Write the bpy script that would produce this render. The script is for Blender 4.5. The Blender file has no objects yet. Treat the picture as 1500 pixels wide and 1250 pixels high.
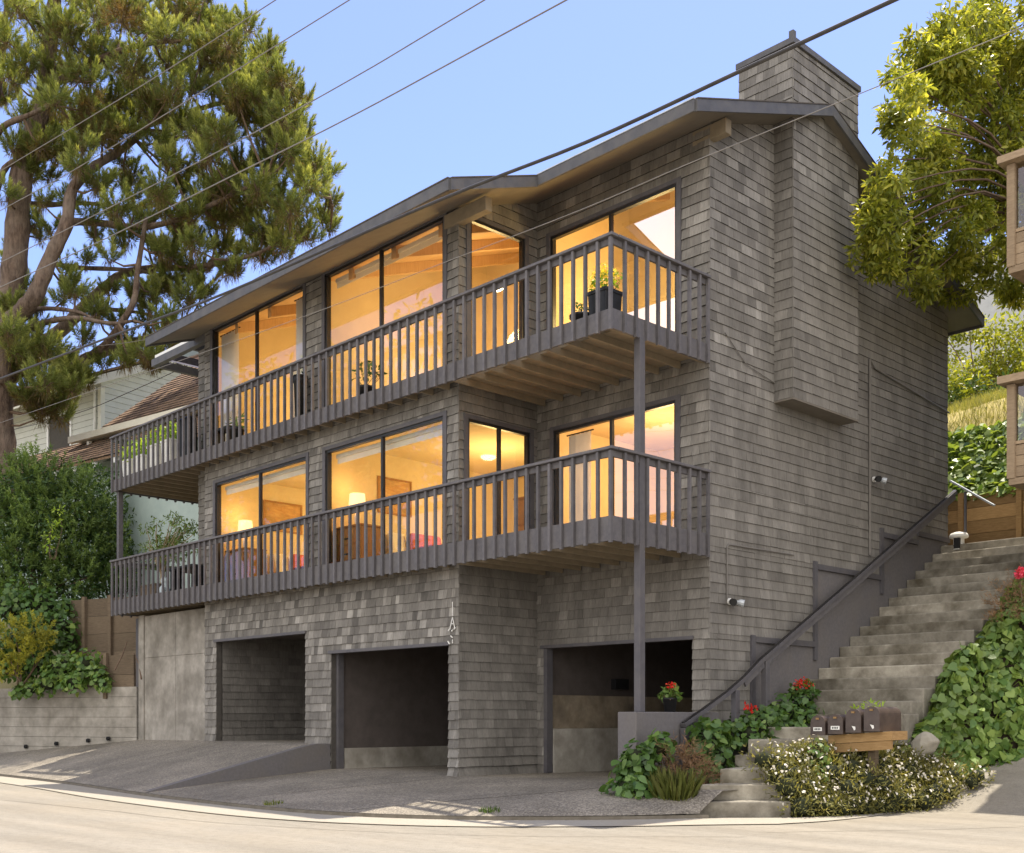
import bpy, math, random
import numpy as np
from mathutils import Vector
random.seed(11); rng = np.random.default_rng(5)
R = math.radians
S = bpy.context.scene
COL = S.collection
# ------------------------------------------------------------------ camera
FPX, CX, HY = 1658.0, 750.0, 1052.0           # focal length and horizon of the 1500x1250 photograph
RZ = R(46.2); CZ, SZ = math.cos(RZ), math.sin(RZ)
CAM = (9.98, -13.58, 1.25)
cd = bpy.data.cameras.new('camera'); cam = bpy.data.objects.new('camera', cd); COL.objects.link(cam)
cam.location = CAM; cam.rotation_euler = (R(90), 0, RZ)
cd.sensor_width = 36; cd.lens = 36*FPX/1500; cd.shift_y = (HY-625)/1500; cd.clip_end = 4000
S.camera = cam
def ray(px, py):
    r = (px-CX)/FPX
    return (r*CZ-SZ, r*SZ+CZ, (HY-py)/FPX)
def at(px, py, d):                            # the point at depth d
    q = ray(px, py); return tuple(CAM[i]+d*q[i] for i in range(3))
def onY(px, py, v):
    q = ray(px, py); t = (v-CAM[1])/q[1]; return tuple(CAM[i]+t*q[i] for i in range(3))
def onX(px, py, v):
    q = ray(px, py); t = (v-CAM[0])/q[0]; return tuple(CAM[i]+t*q[i] for i in range(3))
# ------------------------------------------------------------------ things
def wloc(o):
    v = Vector((0, 0, 0))
    while o is not None: v += o.location; o = o.parent
    return v
def tag(o, label=None, cat=None, group=None, kind=None):
    for k, v in (('label', label), ('category', cat), ('group', group), ('kind', kind)):
        if v: o[k] = v
    return o
def thing(name, label, cat, loc=(0, 0, 0), group=None, rz=0):
    o = bpy.data.objects.new(name, None); COL.objects.link(o); o.empty_display_size = .2
    o.location = loc; o.rotation_euler.z = rz
    return tag(o, label, cat, group)
def copy_tree(o, parent=None):
    c = o.copy(); COL.objects.link(c)
    if parent is not None: c.parent = parent
    for ch in list(o.children): copy_tree(ch, c)
    return c
class MB:
    def __init__(s): s.v = []; s.f = []; s.sh = []; s.mi = []
    def poly(s, pts, sh=.5, mi=0):
        n = len(s.v); s.v.extend([tuple(p) for p in pts]); s.f.append(tuple(range(n, n+len(pts)))); s.sh.append(sh); s.mi.append(mi)
    def hexa(s, c, sh=.5, mi=0):              # 8 corners: bottom loop, top loop
        n = len(s.v); s.v.extend([tuple(p) for p in c])
        for f in ((3, 2, 1, 0), (4, 5, 6, 7), (0, 1, 5, 4), (1, 2, 6, 5), (2, 3, 7, 6), (3, 0, 4, 7)):
            s.f.append(tuple(n+i for i in f)); s.sh.append(sh); s.mi.append(mi)
    def box(s, x0, x1, y0, y1, z0, z1, sh=.5, mi=0):
        s.hexa([(x0, y0, z0), (x1, y0, z0), (x1, y1, z0), (x0, y1, z0), (x0, y0, z1), (x1, y0, z1), (x1, y1, z1), (x0, y1, z1)], sh, mi)
    def mbox(s, M, s0, s1, z0, z1, d0, d1, sh=.5, mi=0):
        s.hexa([M(s0, z0, d1), M(s1, z0, d1), M(s1, z0, d0), M(s0, z0, d0), M(s0, z1, d1), M(s1, z1, d1), M(s1, z1, d0), M(s0, z1, d0)], sh, mi)
    def bar(s, a, b, w, h, sh=.5, mi=0):      # rectangular bar from a to b, w across, h upright
        a = Vector(a); b = Vector(b); d = (b-a).normalized()
        up = Vector((0, 0, 1)) if abs(d.z) < .98 else Vector((0, 1, 0))
        x = d.cross(up).normalized()*(w/2); y = x.cross(d).normalized()*(h/2)
        s.hexa([a-x-y, a+x-y, b+x-y, b-x-y, a-x+y, a+x+y, b+x+y, b-x+y], sh, mi)
    def prism(s, pts, off, sh=.5, mi=0):      # closed prism: polygon pts extruded by off
        n = len(s.v); k = len(pts); off = Vector(off)
        s.v.extend([tuple(p) for p in pts]); s.v.extend([tuple(Vector(p)+off) for p in pts])
        fs = [tuple(range(n+k-1, n-1, -1)), tuple(range(n+k, n+2*k))]+[(n+i, n+(i+1) % k, n+k+(i+1) % k, n+k+i) for i in range(k)]
        for f in fs: s.f.append(f); s.sh.append(sh); s.mi.append(mi)
    def tube(s, path, rad, n=8, cap=True, sh=.5, mi=0):
        P = [Vector(p) for p in path]
        if not hasattr(rad, '__len__'): rad = [rad]*len(P)
        b = len(s.v); ref = None
        for i, p in enumerate(P):
            d = (P[min(i+1, len(P)-1)]-P[max(i-1, 0)]).normalized()
            if ref is None: ref = d.orthogonal().normalized()
            ref = (ref-d*ref.dot(d)).normalized(); w = d.cross(ref)
            for k in range(n):
                t = 2*math.pi*k/n; s.v.append(tuple(p+(ref*math.cos(t)+w*math.sin(t))*rad[i]))
        for i in range(len(P)-1):
            for k in range(n):
                s.f.append((b+i*n+k, b+i*n+(k+1) % n, b+(i+1)*n+(k+1) % n, b+(i+1)*n+k)); s.sh.append(sh); s.mi.append(mi)
        if cap:
            s.f.append(tuple(b+k for k in range(n-1, -1, -1))); s.sh.append(sh); s.mi.append(mi)
            e = b+(len(P)-1)*n; s.f.append(tuple(e+k for k in range(n))); s.sh.append(sh); s.mi.append(mi)
    def lathe(s, prof, c=(0, 0, 0), n=20, sh=.5, mi=0, sq=1.0):
        b = len(s.v)
        for r, z in prof:
            for k in range(n):
                t = 2*math.pi*k/n; s.v.append((c[0]+r*math.cos(t), c[1]+r*sq*math.sin(t), c[2]+z))
        for i in range(len(prof)-1):
            for k in range(n):
                s.f.append((b+i*n+k, b+i*n+(k+1) % n, b+(i+1)*n+(k+1) % n, b+(i+1)*n+k)); s.sh.append(sh); s.mi.append(mi)
    def build(s, name, m, parent=None, smooth=False, loc=None, bevel=0, local=False):
        o0 = Vector((0, 0, 0)) if local else (wloc(parent) if parent is not None else Vector(loc or (0, 0, 0)))
        me = bpy.data.meshes.new(name)
        me.from_pydata([(x-o0.x, y-o0.y, z-o0.z) for x, y, z in s.v], [], s.f)
        a = me.attributes.new('shade', 'FLOAT', 'FACE'); a.data.foreach_set('value', s.sh)
        for mm in (m if isinstance(m, (list, tuple)) else [m]): me.materials.append(mm)
        if any(s.mi): me.polygons.foreach_set('material_index', s.mi)
        if smooth: me.polygons.foreach_set('use_smooth', [True]*len(me.polygons))
        me.update()
        o = bpy.data.objects.new(name, me); COL.objects.link(o)
        if parent is not None: o.parent = parent
        elif not local: o.location = o0
        if bevel:
            bv = o.modifiers.new('bevel', 'BEVEL'); bv.width = bevel; bv.segments = 2; bv.limit_method = 'ANGLE'
        return o
def leafmesh(name, P, D, N, L, W, shape, shade, m, parent=None):
    """many leaf-sized faces: P base, D direction, N facing, L length, W width; shape = list of (along, across, lift) outlines"""
    P, D, N = (np.asarray(a, float) for a in (P, D, N)); n = len(P)
    D /= np.linalg.norm(D, axis=1, keepdims=True)+1e-9
    X = np.cross(D, N); X /= np.linalg.norm(X, axis=1, keepdims=True)+1e-9
    N = np.cross(X, D)
    L = np.broadcast_to(np.asarray(L, float), (n,)); W = np.broadcast_to(np.asarray(W, float), (n,))
    k = len(shape); sh = np.array(shape)
    V = P[:, None, :]+D[:, None, :]*(sh[None, :, 0, None]*L[:, None, None])+X[:, None, :]*(sh[None, :, 1, None]*W[:, None, None])+N[:, None, :]*(sh[None, :, 2, None]*L[:, None, None])
    if parent is not None:
        w = wloc(parent); V = V-np.array([w.x, w.y, w.z])
    me = bpy.data.meshes.new(name)
    me.vertices.add(n*k); me.vertices.foreach_set('co', V.reshape(-1))
    me.loops.add(n*k); me.loops.foreach_set('vertex_index', np.arange(n*k, dtype=np.int32))
    me.polygons.add(n); me.polygons.foreach_set('loop_start', np.arange(0, n*k, k, dtype=np.int32))
    try: me.polygons.foreach_set('loop_total', np.full(n, k, dtype=np.int32))
    except Exception: pass
    a = me.attributes.new('shade', 'FLOAT', 'FACE'); a.data.foreach_set('value', np.broadcast_to(np.asarray(shade, np.float32), (n,)).astype(np.float32))
    me.materials.append(m); me.update(); me.validate()
    o = bpy.data.objects.new(name, me); COL.objects.link(o)
    if parent is not None: o.parent = parent
    return o
def rdir(n):
    v = rng.normal(size=(n, 3)); return v/np.linalg.norm(v, axis=1, keepdims=True)
OVAL = [(0, 0, 0), (.3, .42, .03), (.7, .36, .0), (1, 0, -.08), (.7, -.36, .0), (.3, -.42, .03)]
HEART = [(0, 0, 0), (-.1, .3, -.03), (.25, .55, .0), (.65, .38, -.02), (1, 0, -.12), (.65, -.38, -.02), (.25, -.55, .0), (-.1, -.3, -.03)]
NEEDLE = [(0, .5, 0), (0, -.5, 0), (1, 0, 0)]
LANCE = [(0, 0, 0), (.4, .5, .0), (1, 0, -.05), (.4, -.5, .0)]
# ------------------------------------------------------------------ materials
def newmat(name):
    m = bpy.data.materials.new(name); m.use_nodes = True; nt = m.node_tree
    return m, nt, nt.nodes['Principled BSDF'], nt.nodes['Material Output']
def nd(nt, t, **k):
    n = nt.nodes.new(t)
    for a, v in k.items(): setattr(n, a, v)
    return n
def ramp(nt, fac, stops):
    r = nd(nt, 'ShaderNodeValToRGB'); e = r.color_ramp.elements
    while len(e) < len(stops): e.new(.5)
    for el, (p, c) in zip(e, stops): el.position = p; el.color = (*c, 1)
    nt.links.new(fac, r.inputs[0]); return r.outputs[0]
def noise(nt, scale, detail=4, rough=.6, stretch=None, coord='Object'):
    tc = nd(nt, 'ShaderNodeTexCoord'); n = nd(nt, 'ShaderNodeTexNoise')
    n.inputs['Scale'].default_value = scale; n.inputs['Detail'].default_value = detail; n.inputs['Roughness'].default_value = rough
    v = tc.outputs[coord]
    if stretch:
        mp = nd(nt, 'ShaderNodeMapping'); mp.inputs['Scale'].default_value = stretch; nt.links.new(v, mp.inputs[0]); v = mp.outputs[0]
    nt.links.new(v, n.inputs['Vector']); return n.outputs['Fac']
def mixc(nt, mode, fac, a, b):
    x = nd(nt, 'ShaderNodeMix', data_type='RGBA', blend_type=mode)
    for sock, v in ((x.inputs[0], fac), (x.inputs[6], a), (x.inputs[7], b)):
        if isinstance(v, (int, float)): sock.default_value = v
        elif isinstance(v, tuple): sock.default_value = (*v, 1)
        else: nt.links.new(v, sock)
    return x.outputs[2]
def math_(nt, op, a, b):
    x = nd(nt, 'ShaderNodeMath', operation=op)
    for s_, v in ((x.inputs[0], a), (x.inputs[1], b)):
        if isinstance(v, (int, float)): s_.default_value = v
        else: nt.links.new(v, s_)
    return x.outputs[0]
def attr(nt, name='shade'):
    a = nd(nt, 'ShaderNodeAttribute', attribute_name=name); return a.outputs['Fac']
def bump(nt, b, h, strength=.3, dist=.02):
    n = nd(nt, 'ShaderNodeBump'); n.inputs['Strength'].default_value = strength; n.inputs['Distance'].default_value = dist
    nt.links.new(h, n.inputs['Height']); nt.links.new(n.outputs[0], b.inputs['Normal'])
def surf(name, c1, c2, scale=6, rough=.8, bs=.25, bscale=None, stretch=None, dirt=None, spec=.3, metal=0, shade=None):
    """noise mottled surface: c1..c2 by a fine noise, optional large stains (colour, amount, scale), optional per-face tone"""
    m, nt, b, _ = newmat(name)
    c = ramp(nt, noise(nt, scale, 6, .65, stretch), [(.3, c1), (.7, c2)])
    if dirt:
        f = ramp(nt, noise(nt, dirt[2], 4, .6), [(.42, (0, 0, 0)), (.72, (dirt[1],)*3)])
        c = mixc(nt, 'MIX', f, c, dirt[0])
    if shade is not None:
        g = ramp(nt, attr(nt), [(0, (shade[0],)*3), (1, (shade[1],)*3)])
        c = mixc(nt, 'MULTIPLY', 1.0, c, g)
    nt.links.new(c, b.inputs['Base Color'])
    b.inputs['Roughness'].default_value = rough; b.inputs['Specular IOR Level'].default_value = spec; b.inputs['Metallic'].default_value = metal
    if bs: bump(nt, b, noise(nt, bscale or scale*4, 5, .7, stretch), bs, .01)
    return m
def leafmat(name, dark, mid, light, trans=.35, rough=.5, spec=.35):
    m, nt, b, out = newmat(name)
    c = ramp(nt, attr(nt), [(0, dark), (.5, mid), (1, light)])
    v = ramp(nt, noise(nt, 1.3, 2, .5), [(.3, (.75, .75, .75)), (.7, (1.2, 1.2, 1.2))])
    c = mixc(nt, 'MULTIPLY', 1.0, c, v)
    nt.links.new(c, b.inputs['Base Color']); b.inputs['Roughness'].default_value = rough; b.inputs['Specular IOR Level'].default_value = spec
    t = nd(nt, 'ShaderNodeBsdfTranslucent'); nt.links.new(mixc(nt, 'MULTIPLY', 1.0, c, (1.5, 1.35, .6)), t.inputs[0])
    x = nd(nt, 'ShaderNodeMixShader'); x.inputs[0].default_value = trans
    nt.links.new(b.outputs[0], x.inputs[1]); nt.links.new(t.outputs[0], x.inputs[2]); nt.links.new(x.outputs[0], out.inputs['Surface'])
    return m
def glass(name, refl):
    m, nt, b, out = newmat(name); nt.nodes.remove(b)
    t = nd(nt, 'ShaderNodeBsdfTransparent'); t.inputs[0].default_value = (.95, .96, .95, 1)
    g = nd(nt, 'ShaderNodeBsdfGlossy'); g.inputs['Roughness'].default_value = .008; g.inputs[0].default_value = (.84, .82, .95, 1)
    fr = nd(nt, 'ShaderNodeFresnel'); fr.inputs[0].default_value = 1.5
    f = nd(nt, 'ShaderNodeMath', operation='ADD', use_clamp=True); nt.links.new(fr.outputs[0], f.inputs[0]); f.inputs[1].default_value = refl
    w = noise(nt, .9, 1, .4); bp = nd(nt, 'ShaderNodeBump'); bp.inputs['Strength'].default_value = .04; bp.inputs['Distance'].default_value = .05
    nt.links.new(w, bp.inputs['Height']); nt.links.new(bp.outputs[0], g.inputs['Normal'])
    x = nd(nt, 'ShaderNodeMixShader'); nt.links.new(f.outputs[0], x.inputs[0]); nt.links.new(t.outputs[0], x.inputs[1]); nt.links.new(g.outputs[0], x.inputs[2])
    nt.links.new(x.outputs[0], out.inputs['Surface']); return m
def emit(name, col, st):
    m, nt, b, _ = newmat(name); b.inputs['Base Color'].default_value = (*col, 1)
    b.inputs['Emission Color'].default_value = (*col, 1); b.inputs['Emission Strength'].default_value = st; return m
def shingle_mat(name, dark, mid, light, patch=.5):
    m, nt, b, _ = newmat(name)
    c = ramp(nt, attr(nt), [(0, dark), (.5, mid), (1, light)])
    g = ramp(nt, noise(nt, 1, 6, .7, (55, 55, 4)), [(.25, (.72, .72, .72)), (.75, (1.2, 1.2, 1.2))])
    c = mixc(nt, 'MULTIPLY', 1.0, c, g)
    st = ramp(nt, noise(nt, 1, 5, .7, (3.0, 3.0, .9)), [(.35, (1-patch*.5,)*3), (.65, (1+patch*.25,)*3)])
    c = mixc(nt, 'MULTIPLY', 1.0, c, st)
    nt.links.new(c, b.inputs['Base Color']); b.inputs['Roughness'].default_value = .85; b.inputs['Specular IOR Level'].default_value = .25
    bump(nt, b, noise(nt, 1, 5, .7, (70, 70, 5)), .35, .01)
    return m
M = {}
M['shingle'] = shingle_mat('cedar_shingle', (.122, .113, .103), (.21, .196, .178), (.35, .33, .302))
M['butt'] = surf('shingle_butt_shadow', (.03, .027, .024), (.05, .045, .04), 30, .9, 0)  # near-black butts paint in the shadow line under each course
M['felt'] = surf('wall_backing', (.06, .055, .05), (.09, .08, .07), 10, .9, 0)
M['trim'] = surf('slate_trim_paint', (.078, .074, .083), (.105, .10, .11), 9, .6, .15, 40, dirt=((.13, .12, .115), .5, 2.5), shade=(.75, 1.25))
M['rail'] = surf('rail_paint', (.085, .08, .088), (.125, .118, .125), 14, .6, .2, 60, dirt=((.16, .15, .145), .5, 3), shade=(.7, 1.3))
M['soffit'] = surf('soffit_paint', (.15, .132, .112), (.18, .16, .135), 5, .75, .1, 40)
M['joist'] = surf('joist_paint', (.20, .165, .115), (.27, .22, .155), 6, .8, .2, 40)
M['fascia'] = surf('fascia_paint', (.075, .075, .082), (.105, .105, .112), 6, .6, .12, 30, dirt=((.15, .14, .13), .5, 4))
M['roof'] = surf('roof_shingle', (.07, .06, .055), (.12, .105, .09), 25, .9, .4)
M['flash'] = surf('metal_flashing', (.42, .45, .48), (.55, .58, .62), 8, .45, .05, metal=.3)
M['alu'] = surf('bronze_aluminium', (.012, .011, .011), (.02, .018, .018), 10, .4, 0, spec=.5)
M['glass'] = glass('window_glass', .045)
M['glass3'] = glass('semi_reflective_glass', .17)
M['glass2'] = glass('reflective_glass', .42)
M['cream'] = surf('cream_wall', (.68, .56, .37), (.75, .63, .43), 2, .9, .05)
M['woodceil'] = surf('wood_ceiling', (.52, .34, .18), (.64, .44, .25), 3, .6, .1, 20, (1, 12, 1))
M['floorwood'] = surf('wood_floor', (.25, .14, .07), (.35, .2, .1), 4, .5, .1, 20, (1, 14, 1))
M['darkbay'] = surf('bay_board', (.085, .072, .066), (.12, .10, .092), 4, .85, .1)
M['stem'] = surf('pale_stem_concrete', (.30, .28, .24), (.50, .47, .42), 3, .9, .3, 30, dirt=((.16, .14, .11), .8, 1.3))
M['conc'] = surf('old_concrete', (.22, .205, .18), (.40, .37, .33), 3, .9, .3, 30, dirt=((.10, .088, .07), .9, .9))
M['concd'] = surf('bay_concrete', (.24, .19, .13), (.36, .30, .22), 4, .9, .2, dirt=((.08, .065, .05), .8, 1.6))
M['stucco'] = surf('slate_stucco', (.12, .112, .116), (.155, .146, .15), 20, .85, .45, 90, dirt=((.16, .14, .12), .45, 1.6))
M['road'] = surf('road_concrete', (.18, .165, .14), (.31, .286, .246), 70, .9, .45, 110, dirt=((.26, .23, .185), .75, .45))  # pale concrete in its own colour, with broad stains
def wear(m):                                    # tyre wear and old patches along the street
    nt = m.node_tree; b = nt.nodes['Principled BSDF']; l = b.inputs['Base Color'].links[0]; c = l.from_socket
    f = ramp(nt, noise(nt, 1, 5, .6, (.18, 1.6, 1)), [(.35, (.80, .79, .77)), (.65, (1.05, 1.04, 1.02))])
    g = ramp(nt, noise(nt, 9, 6, .75), [(.3, (.84, .83, .81)), (.55, (1.03, 1.03, 1.03))])
    nt.links.new(mixc(nt, 'MULTIPLY', 1.0, mixc(nt, 'MULTIPLY', 1.0, c, f), g), b.inputs['Base Color'])
wear(M['road'])
M['gutter'] = surf('gutter_concrete', (.25, .23, .195), (.36, .33, .28), 40, .9, .2, 120, dirt=((.3, .26, .2), .5, .8))
M['wood'] = surf('weathered_board', (.10, .074, .05), (.18, .135, .092), 5, .85, .3, 25, (1.5, 1.5, 14), shade=(.6, 1.3))
M['wood2'] = surf('retaining_timber', (.25, .15, .06), (.38, .24, .11), 4, .85, .3, 25, (2, 2, 12), shade=(.6, 1.3))
M['bark'] = surf('pine_bark', (.05, .032, .024), (.21, .15, .115), 9, .95, 1.0, 14, (1, 1, .3), dirt=((.26, .21, .17), .6, 1.6))
for n_ in M['bark'].node_tree.nodes:
    if n_.type == 'BUMP': n_.inputs['Distance'].default_value = .08
M['twig'] = surf('twig_bark', (.10, .065, .045), (.17, .12, .085), 12, .9, .4)
M['twigpale'] = surf('bare_pale_twig', (.26, .19, .12), (.38, .29, .19), 12, .9, .3)
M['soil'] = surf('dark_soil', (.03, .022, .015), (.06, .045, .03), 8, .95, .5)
M['white'] = surf('white_paint', (.72, .71, .68), (.8, .79, .76), 4, .5, .05)
M['black'] = surf('black_plastic', (.012, .012, .013), (.022, .022, .024), 8, .45, .1)
M['pipe'] = surf('painted_pipe', (.14, .13, .12), (.18, .165, .15), 8, .6, .1)
def aggregate():
    m, nt, b, _ = newmat('aggregate_drive')
    tc = nd(nt, 'ShaderNodeTexCoord'); v = nd(nt, 'ShaderNodeTexVoronoi'); v.inputs['Scale'].default_value = 55; nt.links.new(tc.outputs['Object'], v.inputs['Vector'])
    c = ramp(nt, v.outputs['Color'], [(.15, (.125, .112, .096)), (.5, (.20, .182, .155)), (.85, (.32, .292, .25))])
    st = ramp(nt, noise(nt, .7, 5, .65), [(.3, (.60, .58, .55)), (.7, (1.2, 1.16, 1.1))])
    nt.links.new(mixc(nt, 'MULTIPLY', 1.0, c, st), b.inputs['Base Color']); b.inputs['Roughness'].default_value = .85
    bump(nt, b, v.outputs['Distance'], .5, .01); return m
M['drive'] = aggregate()
# ------------------------------------------------------------------ the house
YA, YP, XI = -1.763, -2.165, -3.563           # front of the left block, balcony front, return wall
XL, YB = -11.65, 7.67                          # left end, back
RS, RIDGE = .349, 2.554
def ztop(y): return 9.75+RS*(y+1.0) if y < RIDGE else 9.75+RS*(RIDGE+1.0)-.365*(y-RIDGE)
MY = lambda y0: (lambda s, z, d: (s, y0-d, z))
MX = lambda x0: (lambda s, z, d: (x0+d, s, z))
def clip(poly, a, b):                          # keep z <= a + b*s
    out = []
    for i in range(len(poly)):
        p, q = poly[i], poly[(i+1) % len(poly)]
        fp, fq = a+b*p[0]-p[1], a+b*q[0]-q[1]
        if fp >= 0: out.append(p)
        if (fp >= 0) != (fq >= 0):
            t = fp/(fp-fq); out.append((p[0]+t*(q[0]-p[0]), p[1]+t*(q[1]-p[1])))
    return out
def cut(r, holes):
    rs = [r]
    for h in holes:
        new = []
        for a, b, c, d in rs:
            if b <= h[0] or a >= h[1] or d <= h[2] or c >= h[3]: new.append((a, b, c, d)); continue
            if c < h[2]: new.append((a, b, c, h[2]))
            if d > h[3]: new.append((a, b, h[3], d))
            c2, d2 = max(c, h[2]), min(d, h[3])
            if a < h[0]: new.append((a, h[0], c2, d2))
            if b > h[1]: new.append((h[1], b, c2, d2))
        rs = new
    return rs
def shingles(mb, F, s0, s1, z0, z1, holes=(), top=None, course=.15, wr=(.10, .24), tone=.5, spread=.2, flare=0, thick=.018):
    z = z0
    while z < z1-.01:
        zt = min(z+course, z1); s = s0-random.random()*.1
        row = random.gauss(0, .05)
        while s < s1:
            w = random.uniform(*wr); a, b = max(s, s0), min(s+w-.0035, s1); s += w
            if b-a < .012: continue
            lo = random.uniform(-.004, .003); th = thick*(1+random.uniform(-.28, .28))
            if flare and z-z0 < flare: th += .03*(1-(z-z0)/flare)
            sh = min(1, max(0, random.gauss(tone+row, spread)))
            for (a1, b1, c1, d1) in cut((a, b, z, zt), holes):
                if b1-a1 < .008 or d1-c1 < .008: continue
                c2 = c1+lo if abs(c1-z) < 1e-6 else c1
                p = [(a1, c2), (b1, c2), (b1, d1), (a1, d1)]
                if top:
                    p = clip(p, *top)
                    if len(p) < 3: continue
                dd = lambda q: .003+th*(1-(q-z)/course)
                mb.poly([F(x, y, dd(y)) for x, y in p], sh)
                zb = min(y for x, y in p); bs = [x for x, y in p if y < zb+1e-6]
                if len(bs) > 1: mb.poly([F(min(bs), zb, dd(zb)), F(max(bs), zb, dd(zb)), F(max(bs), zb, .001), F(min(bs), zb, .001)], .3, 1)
                for x in (a1, b1):
                    ys = sorted(y for xx, y in p if abs(xx-x) < 1e-6)
                    if len(ys) > 1: mb.poly([F(x, ys[0], .001), F(x, ys[0], dd(ys[0])), F(x, ys[-1], dd(ys[-1])), F(x, ys[-1], .001)], sh)
        z = zt
def panel(mb, F, s0, s1, z0, z1, holes=(), th=.12, top=None, mi=2):
    for (a, b, c, d) in cut((s0, s1, z0, z1), holes):
        p = [(a, c), (b, c), (b, d), (a, d)]
        if top: p = clip(p, *top)
        if len(p) < 3: continue
        mb.poly([F(x, y, 0) for x, y in p], .5, mi); mb.poly([F(x, y, -th) for x, y in p][::-1], .5, mi)
    for a, b, c, d in holes:
        for q in (((a, c), (a, d)), ((b, c), (b, d)), ((a, d), (b, d)), ((a, c), (b, c))):
            mb.poly([F(*q[0], 0), F(*q[1], 0), F(*q[1], -th), F(*q[0], -th)], .5, mi)
house = thing('shingle_house', 'three-storey grey cedar shingle house with two long balconies above open carports', 'house', (0, 0, .3))
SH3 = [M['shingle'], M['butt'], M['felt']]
FR = .045
UP1, UP2 = (-7.20, -3.955, 6.70, 9.275), (-11.27, -7.99, 6.70, 9.275)
LO1, LO2 = (-7.18, -3.96, 3.88, 6.065), (-11.16, -7.89, 3.88, 6.065)
RUP, RLO = (-1.49, -.36, 6.70, 9.22), (-1.54, -.24, 3.88, 5.99)
DUP, DLO = (-3.19, -.63, 6.70, 9.25), (-3.11, -.645, 3.88, 5.99)
gro = lambda w: (w[0]-FR, w[1]+FR, w[2]-FR, w[3]+FR)
G1, G2, G3 = (-11.19, -7.89, -.1, 2.825), (-7.06, -3.80, -.1, 2.415), (-3.40, -.30, -.1, 2.42)
# front wall of the left block
FY = MY(YA)
w = MB(); hs = [gro(UP1), gro(UP2), gro(LO1), gro(LO2), G1, G2]
panel(w, FY, XL, XI, .2, 9.34, hs)
shingles(w, FY, XL-.01, XI+.018, .32, 2.42, hs, course=.15, wr=(.09, .2), tone=.47, spread=.14, flare=.7)
shingles(w, FY, XL-.01, XI+.018, 2.42, 3.62, hs, course=.15, wr=(.08, .19), tone=.5, spread=.22)
shingles(w, FY, XL-.01, XI+.018, 3.62, 9.33, hs, course=.145, wr=(.08, .19), tone=.46, spread=.14)
w.build('wall', SH3, house)
# return wall
FX = MX(XI); w = MB(); hs = [gro(RUP), gro(RLO)]
tp = (ztop(0)-.13, RS)
panel(w, FX, YA, 0, .2, 9.95, hs, top=tp)
shingles(w, FX, YA-.018, 0, .32, 9.95, hs, top=tp, course=.153, wr=(.14, .3), tone=.42, spread=.10, flare=.5)
w.build('wall', SH3, house)
# recessed front wall of the right block
FY = MY(0); w = MB(); hs = [gro(DUP), gro(DLO), G3]
panel(w, FY, XI, 0, .2, 9.98, hs)
shingles(w, FY, XI, .018, .32, 3.6, hs, course=.15, wr=(.12, .26), tone=.46, spread=.12)
shingles(w, FY, XI, .018, 3.6, 9.97, hs, course=.155, wr=(.12, .26), tone=.5, spread=.15)
w.build('wall', SH3, house)
# right side wall
FX = MX(0); w = MB()
CH0, CH1, CHX, CHZ = 1.69, 3.66, .34, 6.22
st = [(0, 1.12, .3), (1.12, 2.9, 2.5), (2.9, 5.1, 3.78), (5.1, 6.4, 4.55), (6.4, YB, 4.72)]   # the foundation steps up the slope
for a, b, z0 in st:
    for lo, hi in ((a, min(b, RIDGE)), (max(a, RIDGE), b)):
        if hi-lo < .01: continue
        tp = (ztop(0)-.13, RS) if hi <= RIDGE+1e-6 else (ztop(RIDGE)-.13+.365*RIDGE, -.365)
        panel(w, FX, lo, hi, z0, 11.2, top=tp)
zz = .32
bands = [(.32, 2.5, 0, 1.12), (2.5, 3.78, 0, 2.9), (3.78, 4.55, 0, 5.1), (4.55, 4.72, 0, 6.4), (4.72, 11.2, 0, YB)]
for z0, z1, a, b in bands:
    for lo, hi in ((a, min(b, RIDGE)), (RIDGE, b)):
        if hi-lo < .01: continue
        tp = (ztop(0)-.13, RS) if hi <= RIDGE+1e-6 else (ztop(RIDGE)-.13+.365*RIDGE, -.365)
        if z0 > 4.6:
            shingles(w, FX, lo-(.018 if lo == 0 else 0), hi, 4.72, 6.2, top=tp, wr=(.2, .5), tone=.42, spread=.07, thick=.0125)
            shingles(w, FX, lo-(.018 if lo == 0 else 0), hi, 6.2, z1, top=tp, wr=(.13, .32) if lo == 0 else (.2, .5), tone=.46 if lo == 0 else .42, spread=.17 if lo == 0 else .07, thick=.0125)
        else:
            shingles(w, FX, lo-(.018 if lo == 0 else 0), hi, z0, z1, top=tp, wr=(.2, .5), tone=.44, spread=.08, thick=.0125)
w.build('wall', SH3, house)
# unseen back and left walls close the house
w = MB(); w.box(XL, 0, YB-.1, YB, .3, 9.0); w.box(XL, XL+.1, YA+.12, YB-.1, .3, 9.3)
w.build('wall', M['felt'], house)
# stucco foundation along the stairs
w = MB()
for a, b, z1 in st[1:]: w.box(-.1, .012, a, b, .3, z1-.03)
w.build('foundation', M['stucco'], house)
w = MB()
for y, z0, z1 in ((1.12, 1.2, 2.5), (2.9, 2.5, 3.8), (5.1, 3.75, 4.6)): w.box(.012, .05, y-.1, y, z0-.3, z1+.02)
for a, b, z in ((1.12, 2.9, 2.5), (2.9, 5.1, 3.78), (5.1, 6.4, 4.55), (6.4, YB, 4.72)): w.box(.012, .055, a+.003, b, z-.09, z)
w.build('water_table', M['trim'], house)
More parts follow.
